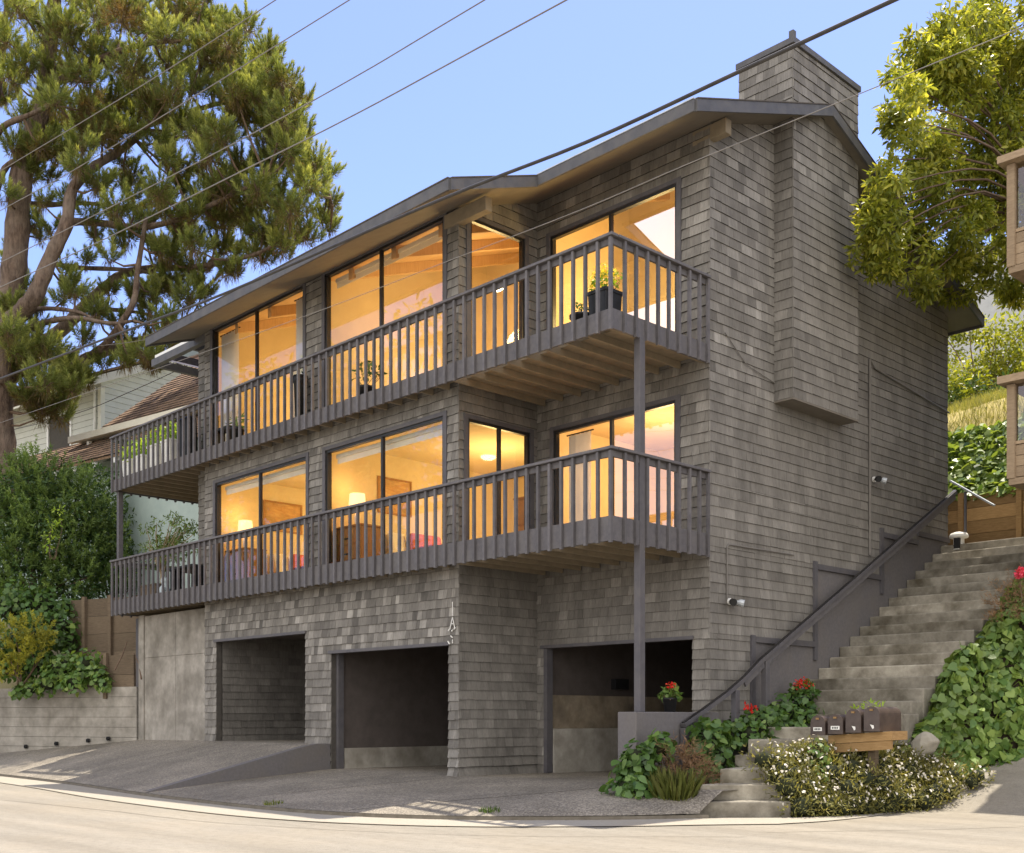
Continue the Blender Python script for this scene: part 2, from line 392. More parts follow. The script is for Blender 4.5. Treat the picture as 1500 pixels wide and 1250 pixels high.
# chimney
w = MB(); wr = (.2, .46)
shingles(w, MY(CH0), -.004, CHX+.018, CHZ, 10.9, course=.155, wr=(.12, .3), tone=.44, spread=.08, thick=.0125)
shingles(w, MX(CHX), CH0-.018, CH1, CHZ, 9.6, course=.155, wr=wr, tone=.45, spread=.07, thick=.0125)
shingles(w, MX(CHX), CH0-.018, CH1, 9.6, 11.68, course=.155, wr=(.13, .3), tone=.46, spread=.17, thick=.0125)
shingles(w, MY(CH0), -.655, CHX+.018, 10.4, 11.68, course=.155, wr=(.13, .3), tone=.46, spread=.15, thick=.0125)
w.box(.001, CHX, CH0+.001, CH1, CHZ-.001, 10.9, .5, 2); w.box(-.655, CHX-.001, CH0+.002, CH1-.001, 10.3, 11.70, .5, 2)
ch = w.build('chimney', SH3, house)
w = MB(); w.box(-.69, CHX+.045, CH0-.045, CH1+.03, 11.69, 11.78); w.box(CHX-.06, CHX+.02, CH0-.02, CH0+.06, 11.78, 11.9)
w.build('chimney_cap', M['fascia'], ch)
w = MB(); w.box(.003, CHX+.012, CH0-.012, CH1, CHZ-.03, CHZ-.002); w.build('chimney_soffit', M['soffit'], ch)
# left side chase with its small flat roof
w = MB(); panel(w, MY(-1.5), -12.42, XL-.012, 3.8, 9.2); shingles(w, MY(-1.5), -12.42, XL-.012, 3.8, 9.2, course=.155, tone=.42, spread=.1)
w.box(-12.41, XL-.002, -1.37, 1.2, 3.8, 9.2, .5, 2); w.build('side_bay', SH3, house)
w = MB(); w.box(-14.2, XL-.01, -1.72, -1.60, 9.21, 9.37); w.box(-14.2, -14.08, -1.599, 1.3, 9.21, 9.37); w.box(-12.5, -12.42, -1.599, 1.3, 9.21, 9.36); sb = w.build('bay_roof', M['fascia'], house)
w = MB(); w.box(-14.15, XL-.02, -1.66, -1.615, 9.375, 9.47); w.build('skylight_curb', M['white'], sb)
w = MB(); w.poly([(-14.1, -1.62, 9.40), (XL-.02, -1.62, 9.40), (XL-.02, 1.25, 9.40), (-14.1, 1.25, 9.40)]); w.build('skylight', M['glass'], sb)
# roof
AX, AXR, BXR, YE, YEB, YR = -12.2, -2.57, .5, -2.8, -1.0, 8.1
plan = [(AX, YE), (AXR, YE), (AXR, YEB), (BXR, YEB), (BXR, RIDGE), (AX, RIDGE)]
w = MB(); w.prism([(x, y, ztop(y)-.075) for x, y in plan], (0, 0, .07))
back = [(AX, RIDGE+.001), (BXR, RIDGE+.001), (BXR, YR), (AX, YR)]
w.prism([(x, y, ztop(max(y, RIDGE))-.075) for x, y in back], (0, 0, .07))
roof = w.build('roof', M['roof'], house)
w = MB(); e = .025
plan2 = [(AX+e, YE+e), (AXR-e, YE+e), (AXR-e, YEB+e), (BXR-e, YEB+e), (BXR-e, RIDGE), (AX+e, RIDGE)]
w.prism([(x, y, ztop(y)-.13) for x, y in plan2], (0, 0, .05))
w.prism([(x, y, ztop(max(y, RIDGE))-.13) for x, y in [(AX+e, RIDGE+.001), (BXR-e, RIDGE+.001), (BXR-e, YR-e), (AX+e, YR-e)]], (0, 0, .05))
w.build('soffit', M['soffit'], roof)
def fasc(a, b, h=.17):
    w = MB(); za, zb = ztop(a[1]), ztop(b[1])
    dx, dy = b[0]-a[0], b[1]-a[1]; L = math.hypot(dx, dy); nx, ny = dy/L*.035, -dx/L*.035
    w.hexa([(a[0], a[1], za-h), (b[0], b[1], zb-h), (b[0]+nx, b[1]+ny, zb-h), (a[0]+nx, a[1]+ny, za-h),
            (a[0], a[1], za-.004), (b[0], b[1], zb-.004), (b[0]+nx, b[1]+ny, zb-.004), (a[0]+nx, a[1]+ny, za-.004)])
    w.build('fascia', M['fascia'], roof)
    w = MB()
    w.hexa([(a[0]-nx, a[1]-ny, za+.001), (b[0]-nx, b[1]-ny, zb+.001), (b[0]+nx*1.3, b[1]+ny*1.3, zb-.001), (a[0]+nx*1.3, a[1]+ny*1.3, za-.001),
            (a[0]-nx, a[1]-ny, za+.02), (b[0]-nx, b[1]-ny, zb+.02), (b[0]+nx*1.3, b[1]+ny*1.3, zb+.016), (a[0]+nx*1.3, a[1]+ny*1.3, za+.016)])
    return w
fasc((AX, YE), (AXR, YE)).build('drip_edge', M['roof'], roof)
fasc((AXR, YE+.002), (AXR, YEB)).build('drip_edge', M['roof'], roof)
fasc((AXR+.04, YEB), (BXR, YEB)).build('drip_edge', M['flash'], roof)
fasc((BXR, YEB+.002), (BXR, RIDGE)).build('drip_edge', M['roof'], roof)
fasc((BXR, RIDGE+.002), (BXR, YR)).build('drip_edge', M['roof'], roof)
fasc((BXR, YR), (AX, YR)).build('drip_edge', M['roof'], roof)
fasc((AX, RIDGE), (AX, YE)).build('drip_edge', M['roof'], roof)
for x0, x1, y, z in ((XI-.3, -2.88, YA+.02, 9.30), (-.3, .30, .06, 9.95)):
    w = MB(); w.box(x0, x1, y-.07, y+.07, z-.22, z-.002+.0); w.build('roof_beam', M['joist'], roof, bevel=.008)
# carport trim
w = MB()
for F, g, x in ((MY(YA), G1, 0), (MY(YA), G2, 0), (MY(0), G3, 0)):
    w.mbox(F, g[0]-.06, g[1]+.03, g[3]-.002, g[3]+.05, -.1, .04)
w.mbox(MY(YA), G2[0], G2[0]+.07, .33, G2[3]-.004, -.22, -.10); w.mbox(MY(0), G3[0], G3[0]+.08, .33, G3[3]-.004, -.125, .012)
w.build('carport_trim', M['trim'], house)
# windows
def window(F, g, mull, gm=None, cw=.085, top=True):
    a, b, c, d = g; w = MB()
    w.mbox(F, a-FR, a, c-FR, d+FR, -.07, .006); w.mbox(F, b, b+FR, c-FR, d+FR, -.07, .006)
    w.mbox(F, a, b, d, d+FR, -.07, .006); w.mbox(F, a, b, c-FR, c, -.07, .006)
    for x in mull: w.mbox(F, x-.025, x+.025, c, d, -.06, .0)
    fr = w.build('window', M['alu'], house)
    w = MB(); f2 = FR
    w.mbox(F, a-f2-cw, a-f2, c-f2, d+f2+cw*.8, -.01, .034); w.mbox(F, b+f2, b+f2+cw, c-f2, d+f2+cw*.8, -.01, .034)
    w.mbox(F, a-f2, b+f2, d+f2+.002, d+f2+cw*.8-.002, -.01, .031)
    w.build('casing', M['trim'], fr)
    ed = [a]+[x for m_ in mull for x in (m_-.025, m_+.025)]+[b]
    for i in range(0, len(ed), 2):
        w = MB(); w.poly([F(ed[i], c, -.035), F(ed[i+1], c, -.035), F(ed[i+1], d, -.035), F(ed[i], d, -.035)])
        w.build('pane', (gm or {}).get(i//2, M['glass']), fr)
window(MY(YA), UP1, [-5.61], {1: M['glass3'] if 'glass3' in M else M['glass']})
window(MY(YA), UP2, [-9.65]); window(MY(YA), LO1, [-5.57]); window(MY(YA), LO2, [-9.52])
window(MX(XI), RUP, []); window(MX(XI), RLO, [-.865])
window(MY(0), DUP, [-1.93], {1: M['glass2']}); window(MY(0), DLO, [-1.915], {1: M['glass3'] if 'glass3' in M else M['glass']})
# balconies: deck, skirt, rail cap, balusters, joists
me_bal = {}
def balcony(zr, zst, zsb, deck, yback, left_post):
    XE = -15.2
    w = MB()
    n = 0; y = YP+.06
    while y < YA-.01:
        y1 = min(y+.135, YA-.03)
        if y1-y > .03: w.box(XE+.06, XI+.0, y, y1, deck-.035, deck, random.random())
        y += .14
    y = YA-.02
    while y < -.05:
        y1 = min(y+.135, -.035); w.box(XI+.035, -.005, y, y1, deck-.035, deck, random.random()); y += .14
    y = YA-.02
    while y < yback:
        w.box(XE+.06, (XL-.035 if y < -1.66 else -12.46), y, y+.135, deck-.035, deck, random.random()); y += .14
    b = w.build('balcony', M['joist'], house)
    for a, c in (((XE, YP), (0.0, YP)), ((0.0, YP), (0.0, -.035)), ((XE, yback), (XE, YP))):
        dx, dy = c[0]-a[0], c[1]-a[1]; L = math.hypot(dx, dy); ux, uy = dx/L, dy/L; nx, ny = uy, -ux    # outward normal
        P = lambda s, o, z: (a[0]+ux*s+nx*o, a[1]+uy*s+ny*o, z)
        w = MB(); e0, e1 = (-.005 if dx else .045), (L+.005 if dx else L-(.045 if c[1] == YP else 0))
        hx = lambda s0, s1, o0, o1, z0, z1, sh=.5: w.hexa([P(s0, o1, z0), P(s1, o1, z0), P(s1, o0, z0), P(s0, o0, z0), P(s0, o1, z1), P(s1, o1, z1), P(s1, o0, z1), P(s0, o0, z1)], sh)
        hx(e0, e1, -.04, 0, zsb+.02, zst); w.build('skirt_board', M['rail'], b)
        w = MB(); hx(e0-(.05 if dx else -.04), e1+(.05 if dx else 0), -.075, .065, zr-.04, zr, .62); hx(e0, e1, -.04, -.002, zr-.13, zr-.042, .5)
        w.build('top_rail', M['rail'], b, bevel=.006)
        k = max(1, round(L/.226)); 
        for i in range(k+1):
            s = L*i/k
            if not dx and ((c[1] == YP and i == k) or (a[1] == YP and i == 0)): continue
            if not dx and c[1] != YP and i == k: s -= .03
            key = (zr, zsb, bool(dx), random.randint(0, 4))
            if key not in me_bal:
                q = MB(); sv = .25+.125*key[3]; q.hexa([(-.0215, -.0215, 0), (.0215, -.0215, 0), (.0215, .0215, 0), (-.0215, .0215, 0)]+[(x, y_, zr-.042-zsb) for x, y_ in ((-.0215, -.0215), (.0215, -.0215), (.0215, .0215), (-.0215, .0215))], sv)
                o = q.build('baluster', M['rail'], None, local=True); me_bal[key] = o.data
            else:
                o = bpy.data.objects.new('baluster', me_bal[key]); COL.objects.link(o)
            o.parent = b; p = P(s, .0245, zsb); q0 = wloc(b)
            o.location = (p[0]-q0.x, p[1]-q0.y, p[2]-q0.z-random.random()*.012)
    w = MB()
    x = XE+.1; i = 0
    while x < -.06:
        yb = -.034 if x > XI+.1 else YA-.034
        if x < XL-.05: yb = yback-.025 if x < -12.5 else -1.56
        w2 = MB(); w2.box(x-.02, x+.02, YP+.045, yb, zsb+.045, deck-.037); w2.build('joist', M['joist'], b)
        x += .405
    for q in ((0-.04, YP+.045, -.04), (XE+.04, YP+.045, yback)):
        pass
    w2 = MB(); w2.box(XE+.05, -12.46, yback-.02, yback+.025, zsb+.03, deck-.038); w2.build('rim_joist', M['joist'], b)
    w.box(-.085, -.045, YP+.05, -.04, zsb+.03, deck-.037); w.build('rim_joist', M['joist'], b)
    return b
balcony(7.715, 6.728, 6.44, 6.62, .95, True)
balcony(4.875, 3.955, 3.605, 3.78, .95, False)
for a in ((-.045, -1.535, 1.335, 3.64), (-.045, -1.535, 3.64, 6.47)):
    pass
w = MB(); w.box(-.10, .01, -1.59, -1.48, 1.335, 6.47); w.build('support_post', M['trim'], house, bevel=.006)
w = MB(); w.box(-15.16, -15.05, -2.10, -1.99, 4.876, 6.46); w.build('support_post', M['trim'], house, bevel=.006)
# conduits, floodlights, number
w = MB(); w.tube([(.03, .40, 3.02), (.03, .40, 3.80), (.03, .45, 3.84), (.03, 2.2, 3.86)], .012, 6); w.build('conduit', M['pipe'], house)
w = MB(); w.tube([(.035, 4.62, 4.1), (.035, 4.62, 7.52)], .024, 8); w.tube([(.035, 4.62, 7.52), (.035, 4.8, 7.40), (.035, YB, 7.15)], .016, 6); w.build('conduit', M['pipe'], house)
w = MB(); w.tube([(.03, .35, 6.98), (.03, .9, 6.62), (.03, 1.66, 6.50)], .008, 5); w.build('conduit', M['pipe'], house)
for y, z in ((.46, 2.99), (4.77, 5.44)):
    w = MB(); w.lathe([(.0, 0), (.05, 0), (.05, .03), (0, .03)], (0, 0, 0), 12); w.v = [(p[2]+.02, y+p[0], z+p[1]) for p in w.v]
    fl = w.build('floodlight', M['white'], house)
    for s_ in (-1, 1):
        w = MB(); w.tube([(.04, y, z), (.10, y+.06*s_, z-.01), (.15, y+.10*s_, z-.02), (.20, y+.13*s_, z-.035)], [.014, .02, .05, .055], 10); w.build('lamp_head', M['black'] if s_ < 0 else M['flash'], fl)
w = MB(); F = MY(YA-.03)
def ln(x0, z0, x1, z1, t=.009): w.bar((x0, YA-.03, z0), (x1, YA-.03, z1), t*.75 if t > .02 else t, .012)
ln(-3.68, 3.10, -3.68, 2.88); ln(-3.68, 2.86, -3.745, 2.66); ln(-3.68, 2.86, -3.62, 2.66); ln(-3.715, 2.75, -3.645, 2.75)
for x, z in ((-3.78, 2.64), (-3.70, 2.63), (-3.64, 2.66)): ln(x, z, x+.03, z+.025, .03)
ln(-3.72, 2.56, -3.68, 2.53, .03); ln(-3.79, 2.48, -3.75, 2.43, .03); ln(-3.68, 2.50, -3.68, 2.44)
w.build('house_number', M['white'], house)
# carport interiors
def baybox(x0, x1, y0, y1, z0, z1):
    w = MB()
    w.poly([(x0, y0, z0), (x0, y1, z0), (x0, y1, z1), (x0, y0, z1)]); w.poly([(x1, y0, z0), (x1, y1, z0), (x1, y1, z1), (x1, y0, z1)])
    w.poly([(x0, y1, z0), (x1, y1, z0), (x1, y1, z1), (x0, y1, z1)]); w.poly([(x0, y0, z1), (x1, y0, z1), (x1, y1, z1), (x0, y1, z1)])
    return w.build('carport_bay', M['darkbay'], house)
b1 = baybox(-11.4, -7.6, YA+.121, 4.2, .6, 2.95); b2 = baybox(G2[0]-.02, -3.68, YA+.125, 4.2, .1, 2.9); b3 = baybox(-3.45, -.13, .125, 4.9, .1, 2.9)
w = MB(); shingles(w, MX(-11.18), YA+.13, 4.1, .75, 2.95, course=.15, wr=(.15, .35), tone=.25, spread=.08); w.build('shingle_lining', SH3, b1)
w = MB(); w.box(-11.15, -11.13, 1.02, 1.1, 1.75, 1.92); w.build('light_switch', M['white'], b1)
ys2 = [YA+.24, -.6, .75, 2.1, 4.15]
w = MB()
for i in range(4): w.box(-7.078, -7.0, ys2[i]+.004, ys2[i+1]-.004, .1, .70)
w.box(-6.999, -3.7, 4.0, 4.15, .1, .70); w.build('stem_wall', M['stem'], b2)
w = MB(); w.box(-3.448, -3.30, .14, 4.85, .1, 1.07); w.box(-3.299, -.15, 4.72, 4.85, .1, 1.07); w.build('stem_wall', M['stem'], b3)
w = MB(); w.box(-3.448, -3.38, .14, 4.86, 1.072, 1.64); w.box(-3.379, -.15, 4.78, 4.86, 1.072, 1.64); w.build('stem_wall', M['concd'], b3)
w = MB(); w.box(-3.44, -3.32, 1.75, 2.1, 1.76, 1.95); w.build('meter_box', M['black'], b3)
# floors between storeys
w = MB(); w.box(XL+.13, XI-.13, YA+.13, YB-.12, 3.42, 3.75); w.box(XI-.128, -.13, .13, YB-.12, 3.42, 3.75)
w.box(XL+.13, XI-.13, YA+.13, YB-.12, 6.36, 6.6); w.box(XI-.128, -.13, .13, YB-.12, 6.36, 6.6)
w.build('floor_slab', M['felt'], house)
# rooms seen through the glass: cream walls, floors, ceilings
def room(x0, x1, y0, y1, z0, z1, slope=False, ry=None):
    ry = y0 if ry is None else ry
    w = MB(); zc = (lambda y: min(ztop(y), ztop(RIDGE))-.22) if slope else (lambda y: z1)
    w.poly([(x0, y0, z0), (x0, y1, z0), (x0, y1, zc(y1)), (x0, y0, zc(y0))], .5, 0)
    w.poly([(x1, ry, z0), (x1, y1, z0), (x1, y1, zc(y1)), (x1, ry, zc(ry))], .5, 0)
    w.poly([(x0, y1, z0), (x1, y1, z0), (x1, y1, zc(y1)), (x0, y1, zc(y1))], .5, 0)
    w.poly([(x0, y0, zc(y0)), (x1, y0, zc(y0)), (x1, y1, zc(y1)), (x0, y1, zc(y1))], .5, 1 if slope else 0)
    w.poly([(x0, y0, z0), (x1, y0, z0), (x1, y1, z0), (x0, y1, z0)], .5, 2)
    r = w.build('room', [M['cream'], M['woodceil'], M['floorwood']], house)
    if slope:
        k = 0; x = x0+.9
        while x < x1:
            q = MB(); q.hexa([(x-.06, y0, zc(y0)-.2), (x+.06, y0, zc(y0)-.2), (x+.06, y1, zc(y1)-.2), (x-.06, y1, zc(y1)-.2), (x-.06, y0, zc(y0)-.003), (x+.06, y0, zc(y0)-.003), (x+.06, y1, zc(y1)-.003), (x-.06, y1, zc(y1)-.003)])
            q.build('ceiling_beam', M['woodceil'], r); x += 1.25
    return r
yf = YA+.125
room(-7.55, XI-.13, yf, 2.5, 6.605, 0, True, ry=0); room(-11.5, -7.62, yf, 2.5, 6.605, 0, True); room(XI-.125, -.14, .125, 2.54, 6.605, 0, True)
room(-7.5, XI-.13, yf, 3.2, 3.755, 6.34, ry=0); room(-11.45, -7.62, yf, 3.2, 3.755, 6.34); room(XI-.125, -.14, .125, 3.4, 3.755, 6.34)
# ------------------------------------------------------------------ things inside the rooms
def lamp(x, y, z, label, sc=1.0, power=0):
    t = thing('table_lamp', label, 'lamp', (x, y, z))
    w = MB(); w.lathe([(0, 0), (.09, 0), (.09, .02), (.03, .04), (.055, .14), (.06, .2), (.03, .28), (.012, .3), (.012, .42)], (x, y, z), 14); w.build('base', M['white'], t, True)
    w = MB(); w.lathe([(.16, .36), (.14, .62)], (x, y, z), 20); w.build('lamp_shade', M['shade'], t, True)
    return t
M['shade'] = emit('lit_lamp_shade', (1, .62, .28), .9)
M['ceil_lamp'] = emit('lit_ceiling_lamp', (1, .8, .5), 8)
M['orange'] = surf('rust_cushion', (.42, .10, .04), (.55, .15, .07), 20, .9, .2)
M['linen'] = surf('white_linen', (.68, .64, .58), (.76, .72, .66), 5, .9, .15, 20)
M['oak'] = surf('oak_cabinet', (.30, .15, .06), (.42, .22, .09), 5, .5, .1, 20, (2, 12, 2))
M['art'] = surf('landscape_art', (.45, .22, .09), (.68, .45, .22), 3.5, .7, 0, None, (1, 1, 4), dirt=((.25, .2, .12), .8, 3))
M['curtain'] = surf('sheer_curtain', (.78, .74, .66), (.86, .82, .75), 3, .9, .1)
def light(x, y, z, w, col=(1, .69, .26), r=.35):
    l = bpy.data.lights.new('room_light', 'POINT'); l.energy = w; l.color = col; l.shadow_soft_size = r
    o = bpy.data.objects.new('room_light', l); COL.objects.link(o); o.location = (x, y, z)
KW = 1.5
light(-5.6, .6, 7.9, 60*KW); light(-9.5, .6, 7.9, 48*KW); light(-2.0, 1.3, 8.2, 60*KW)
light(-5.6, .9, 5.4, 36*KW); light(-9.5, .9, 5.4, 34*KW); light(-1.9, 1.5, 5.4, 44*KW, (1, .64, .28))
def dresser(x0, x1, y0, y1, z0, h, label):
    t = thing('dresser', label, 'dresser', ((x0+x1)/2, (y0+y1)/2, z0)); w = MB(); w.box(x0, x1, y0, y1, z0+.06, z0+h-.03); w.box(x0-.02, x1+.02, y0-.02, y1+.02, z0+h-.03, z0+h)
    for a in (x0, x1-.05):
        for b in (y0, y1-.05): w.box(a, a+.05, b, b+.05, z0, z0+.058)
    w.build('carcass', M['oak'], t)
    n = 3
    for k in range(n):
        z = z0+.1+k*(h-.16)/n; w = MB(); w.box(x0+.03, x1-.03, y0-.018, y0-.002, z, z+(h-.16)/n-.02); d = w.build('drawer', M['oak'], t)
        w = MB(); w.box((x0+x1)/2-.06, (x0+x1)/2+.06, y0-.04, y0-.02, z+.09, z+.11); w.build('handle', M['black'], d)
def bed(x0, yc, label):
    z = 3.756; t = thing('bed', label, 'bed', (x0+1, yc, z)); w = MB(); w.box(x0+.08, x0+2.0, yc-.75, yc+.75, z+.04, z+.30); w.build('base', M['oak'], t)
    w = MB(); w.box(x0+.09, x0+2.05, yc-.8, yc+.8, z+.302, z+.62); w.build('mattress', M['linen'], t, bevel=.07)
    w = MB(); w.box(x0+.0, x0+.075, yc-.8, yc+.8, z+.05, z+1.05); w.build('headboard', M['linen'], t, bevel=.03)
    for k, (m, dx) in enumerate((('linen', .16), ('orange', .36), ('orange', .36), ('linen', .16))):
        y = yc-.55+k*.37; w = MB()
        w.hexa([(x0+dx, y-.19, z+.61), (x0+dx+.16, y-.19, z+.61), (x0+dx+.16, y+.19, z+.61), (x0+dx, y+.19, z+.61), (x0+dx-.06, y-.19, z+1.06), (x0+dx+.06, y-.19, z+1.06), (x0+dx+.06, y+.19, z+1.06), (x0+dx-.06, y+.19, z+1.06)])
        w.build('pillow', M[m], t, bevel=.05)
    w = MB(); w.box(x0+1.0, x0+1.6, yc-.83, yc+.83, z+.625, z+.65); w.build('throw', M['orange'], t, bevel=.01)
bed(-7.47, .45, 'white bed with rust cushions behind the window nearest the house corner pillar')
bed(-11.42, .35, 'white bed with rust cushions in the bedroom above the leftmost carport')
dresser(-7.4, -6.6, -1.45, -.95, 3.756, 1.0, 'oak bedside chest under the lamp in the middle lower bedroom')
dresser(-11.35, -10.6, -1.45, -.95, 3.756, 1.0, 'oak bedside chest under the lamp in the leftmost lower bedroom')
lamp(-7.05, -1.2, 4.757, 'lit lamp glowing in the middle lower bedroom window'); lamp(-11.0, -1.2, 4.757, 'lit lamp glowing in the leftmost lower bedroom window')
light(-7.05, -1.2, 5.50, 3*KW, (1, .62, .2), .05); light(-11.0, -1.2, 5.50, 3*KW, (1, .62, .2), .05)
dresser(-4.9, -4.05, .75, 1.2, 3.756, 1.5, 'tall brown dresser seen through the narrow lower side window')
def picture(x, y0, y1, z0, z1, label):
    t = thing('framed_picture', label, 'picture', (x, (y0+y1)/2, z0)); w = MB(); f = .035
    w.box(x+.002, x+.035, y0, y0+f, z0, z1); w.box(x+.002, x+.035, y1-f, y1, z0, z1); w.box(x+.002, x+.035, y0+f, y1-f, z0, z0+f); w.box(x+.002, x+.035, y0+f, y1-f, z1-f, z1)
    w.build('frame', M['oak'], t); w = MB(); w.box(x+.003, x+.015, y0+f, y1-f, z0+f, z1-f); w.build('canvas', M['art'], t)
picture(-7.5, -.4, .42, 5.2, 5.9, 'brown landscape picture on the wall of the middle lower bedroom')
picture(-11.45, -.5, .48, 5.33, 5.98, 'brown landscape picture on the wall of the leftmost lower bedroom')
def curtain(p0, p1, z0, z1, label, n=14):
    t = thing('curtain', label, 'curtain', (p0[0], p0[1], z0)); w = MB()
    for k in range(n*4):
        q = [k/(n*4), (k+1)/(n*4)]; c = []
        for u in q: c.append((p0[0]+(p1[0]-p0[0])*u, p0[1]+(p1[1]-p0[1])*u+.03*math.sin(u*n*2*math.pi)))
        w.poly([(*c[0], z0), (*c[1], z0), (*c[1], z1), (*c[0], z1)])
    w.build('drape', M['curtain'], t, True)
    w = MB(); w.tube([(p0[0]-.05, p0[1], z1+.015), (p1[0]+.05, p1[1], z1+.015)], .012, 6); w.build('rod', M['black'], t)
yi = YA+.15
curtain((-11.25, yi), (-10.55, yi), 6.64, 9.2, 'white curtain drawn to the far left of the upper left window', 6)
curtain((-8.45, yi), (-8.0, yi), 6.64, 9.2, 'white curtain gathered beside the shingled pier between upper windows', 5)
curtain((-9.35, yi+.5), (-8.75, yi+.5), 6.64, 8.3, 'short cream curtain hanging further inside the upper left room', 5)
curtain((-3.05, .24), (-2.55, .24), 3.78, 5.97, 'white curtain inside the lower sliding door of the recessed wing', 5)
def blind(x0, x1, y, z1, h, label):
    t = thing('roller_blind', label, 'blind', ((x0+x1)/2, y, z1-h)); w = MB(); w.box(x0, x1, y-.03, y+.04, z1-.07, z1); w.build('headrail', M['white'], t)
    w = MB(); w.box(x0+.01, x1-.01, y-.004, y+.004, z1-h, z1-.072); w.build('slat_stack', M['curtain'], t)
for g, l in ((UP1, 'large upper window'), (LO1, 'middle lower bedroom window'), (LO2, 'leftmost lower bedroom window')):
    blind(g[0]+.02, g[1]-.02, YA+.2, g[3]-.01, .17, 'white blind pulled up at the head of the '+l)
for x, y, z, l in ((-1.0, 1.3, 6.33, 'round lit ceiling lamp inside the lower room of the recessed wing'), (-4.7, .1, 8.9, 'lit ceiling lamp high behind the large upper window')):
    w = MB(); w.lathe([(0, -.07), (.1, -.06), (.15, -.02), (.15, 0)], (x, y, z), 16); tag(w.build('ceiling_lamp', M['ceil_lamp'], None, True, loc=(x, y, z)), l, 'lamp')
# ------------------------------------------------------------------ ground
def sst(a, b, x):
    t = min(1, max(0, (x-a)/(b-a))); return t*t*(3-2*t)
def zroad(x, y): return .30*max(0, y-.9)*sst(1.4, 2.6, x)*(1-.5*sst(12, 30, y)) if y > .9 else 0.0
def sheet(name, xs, ys, zf, m):
    w = MB(); 
    for x in xs:
        for y in ys: w.v.append((x, y, zf(x, y)))
    k = len(ys)
    for i in range(len(xs)-1):
        for j in range(k-1): w.f.append((i*k+j, (i+1)*k+j, (i+1)*k+j+1, i*k+j+1)); w.sh.append(.5); w.mi.append(0)
    return tag(w.build(name, m, None, True), kind='structure')
fr_ = lambda a, b, st_: [a+i*st_ for i in range(int(round((b-a)/st_))+1)]
sheet('road', fr_(-40, -8, 2)+fr_(-7, 8, .5)+fr_(9, 40, 2), fr_(-60, -8, 2)+fr_(-7, 14, .5), zroad, M['road'])
w = MB(); w.poly([(-900, -900, -.12), (900, -900, -.12), (900, 900, -.12), (-900, 900, -.12)])
M['earth'] = surf('dry_earth', (.18, .15, .09), (.27, .23, .14), 2, .95, .3, dirt=((.12, .15, .05), .7, .5))
tag(w.build('ground', M['earth'], None), kind='structure')
KERB = [(-40, -7.2), (-28, -5.6), (-20, -4.9), (-15, -4.78), (-11, -4.95), (-7.3, -5.33), (-5, -5.43), (-3.15, -5.41), (-1.83, -5.2), (-.93, -4.84), (-.21, -4.38), (.36, -3.80), (.93, -3.12), (1.42, -2.38), (1.9, -1.75), (2.3, -1.2), (2.62, -.2), (2.8, .9), (2.95, 2.0), (3.1, 4.0), (3.2, 8)]
def smooth(P, n=6):
    out = []
    for i in range(len(P)-1):
        p0, p1, p2, p3 = P[max(i-1, 0)], P[i], P[i+1], P[min(i+2, len(P)-1)]
        for k in range(n):
            t = k/n; out.append(tuple(.5*((2*p1[j])+(-p0[j]+p2[j])*t+(2*p0[j]-5*p1[j]+4*p2[j]-p3[j])*t*t+(-p0[j]+3*p1[j]-3*p2[j]+p3[j])*t**3) for j in range(len(p1))))
    return out+[tuple(P[-1])]
KS = smooth(KERB, 6)
def offset(P, d):
    out = []
    for i, p in enumerate(P):
        a, b = P[max(i-1, 0)], P[min(i+1, len(P)-1)]; dx, dy = b[0]-a[0], b[1]-a[1]; L = math.hypot(dx, dy)
        out.append((p[0]+dy/L*d, p[1]-dx/L*d))
    return out
def strip(name, A, B, za, zb, m):
    w = MB()
    for i in range(len(A)-1):
        w.poly([(*A[i], zroad(*A[i])+za), (*B[i], zroad(*B[i])+zb), (*B[i+1], zroad(*B[i+1])+zb), (*A[i+1], zroad(*A[i+1])+za)])
    return tag(w.build(name, m, None), kind='structure')
KN = [p for p in KS if p[1] < .5]
def taper(P, d0):
    o = offset(P, 1.0); n = len(P); return [tuple(p[j]+(q[j]-p[j])*d0*min(1, (n-1-i)/14) for j in (0, 1)) for i, (p, q) in enumerate(zip(P, o))]
strip('gutter', KN, taper(KN, .75), .012, .006, M['gutter'])
M['seam'] = surf('joint_tar', (.10, .085, .065), (.16, .14, .11), 8, .9, .1)
strip('gutter_joint', taper(KN, .75), taper(KN, .79), .010, .010, M['seam'])
KD = [p for p in KN if p[0] < 1.6 and p[1] < 1.3]
strip('kerb_face', KD, offset(KD, -.02), .0, .055, M['seam'])
# driveway: the left bay is reached by a higher ramp
XR = -7.05
def kerb_y(x):
    for a, b in zip(KS, KS[1:]):
        if a[0] <= x <= b[0]: return a[1]+(b[1]-a[1])*(x-a[0])/(b[0]-a[0]+1e-9)
    return KS[-1][1]
def zup(x, y): return min(.775, .055+.228*max(0, y-kerb_y(x)))*1.0
def zlo(x, y):
    k = kerb_y(x)
    if y <= YA: return .055+.275*max(0, (y-k)/(YA-k))**.85 if YA > k else .3
    return .33-.004*max(0, y-YA)
def drive(name, x0, x1, yin, zf, st_=.25):
    w = MB(); xs = fr_(x0, x1, (x1-x0)/max(1, round((x1-x0)/st_))); n = 16; rows = []
    for x in xs:
        k = kerb_y(x)+.02; y1 = yin(x); ys = [k+(min(YA, y1)-k)*j/n for j in range(n+1)]+([YA+(y1-YA)*j/6 for j in range(1, 7)] if y1 > YA else [])
        rows.append([(x, y, zf(x, y)) for y in ys])
    for a, b in zip(rows, rows[1:]):
        for j in range(min(len(a), len(b))-1): w.poly([a[j], b[j], b[j+1], a[j+1]])
    return tag(w.build(name, M['drive'], None), kind='structure')
drive('driveway', -26, XR-.02, lambda x: 4.3 if (-11.6 < x < -7.3) else -1.5, zup, .5)
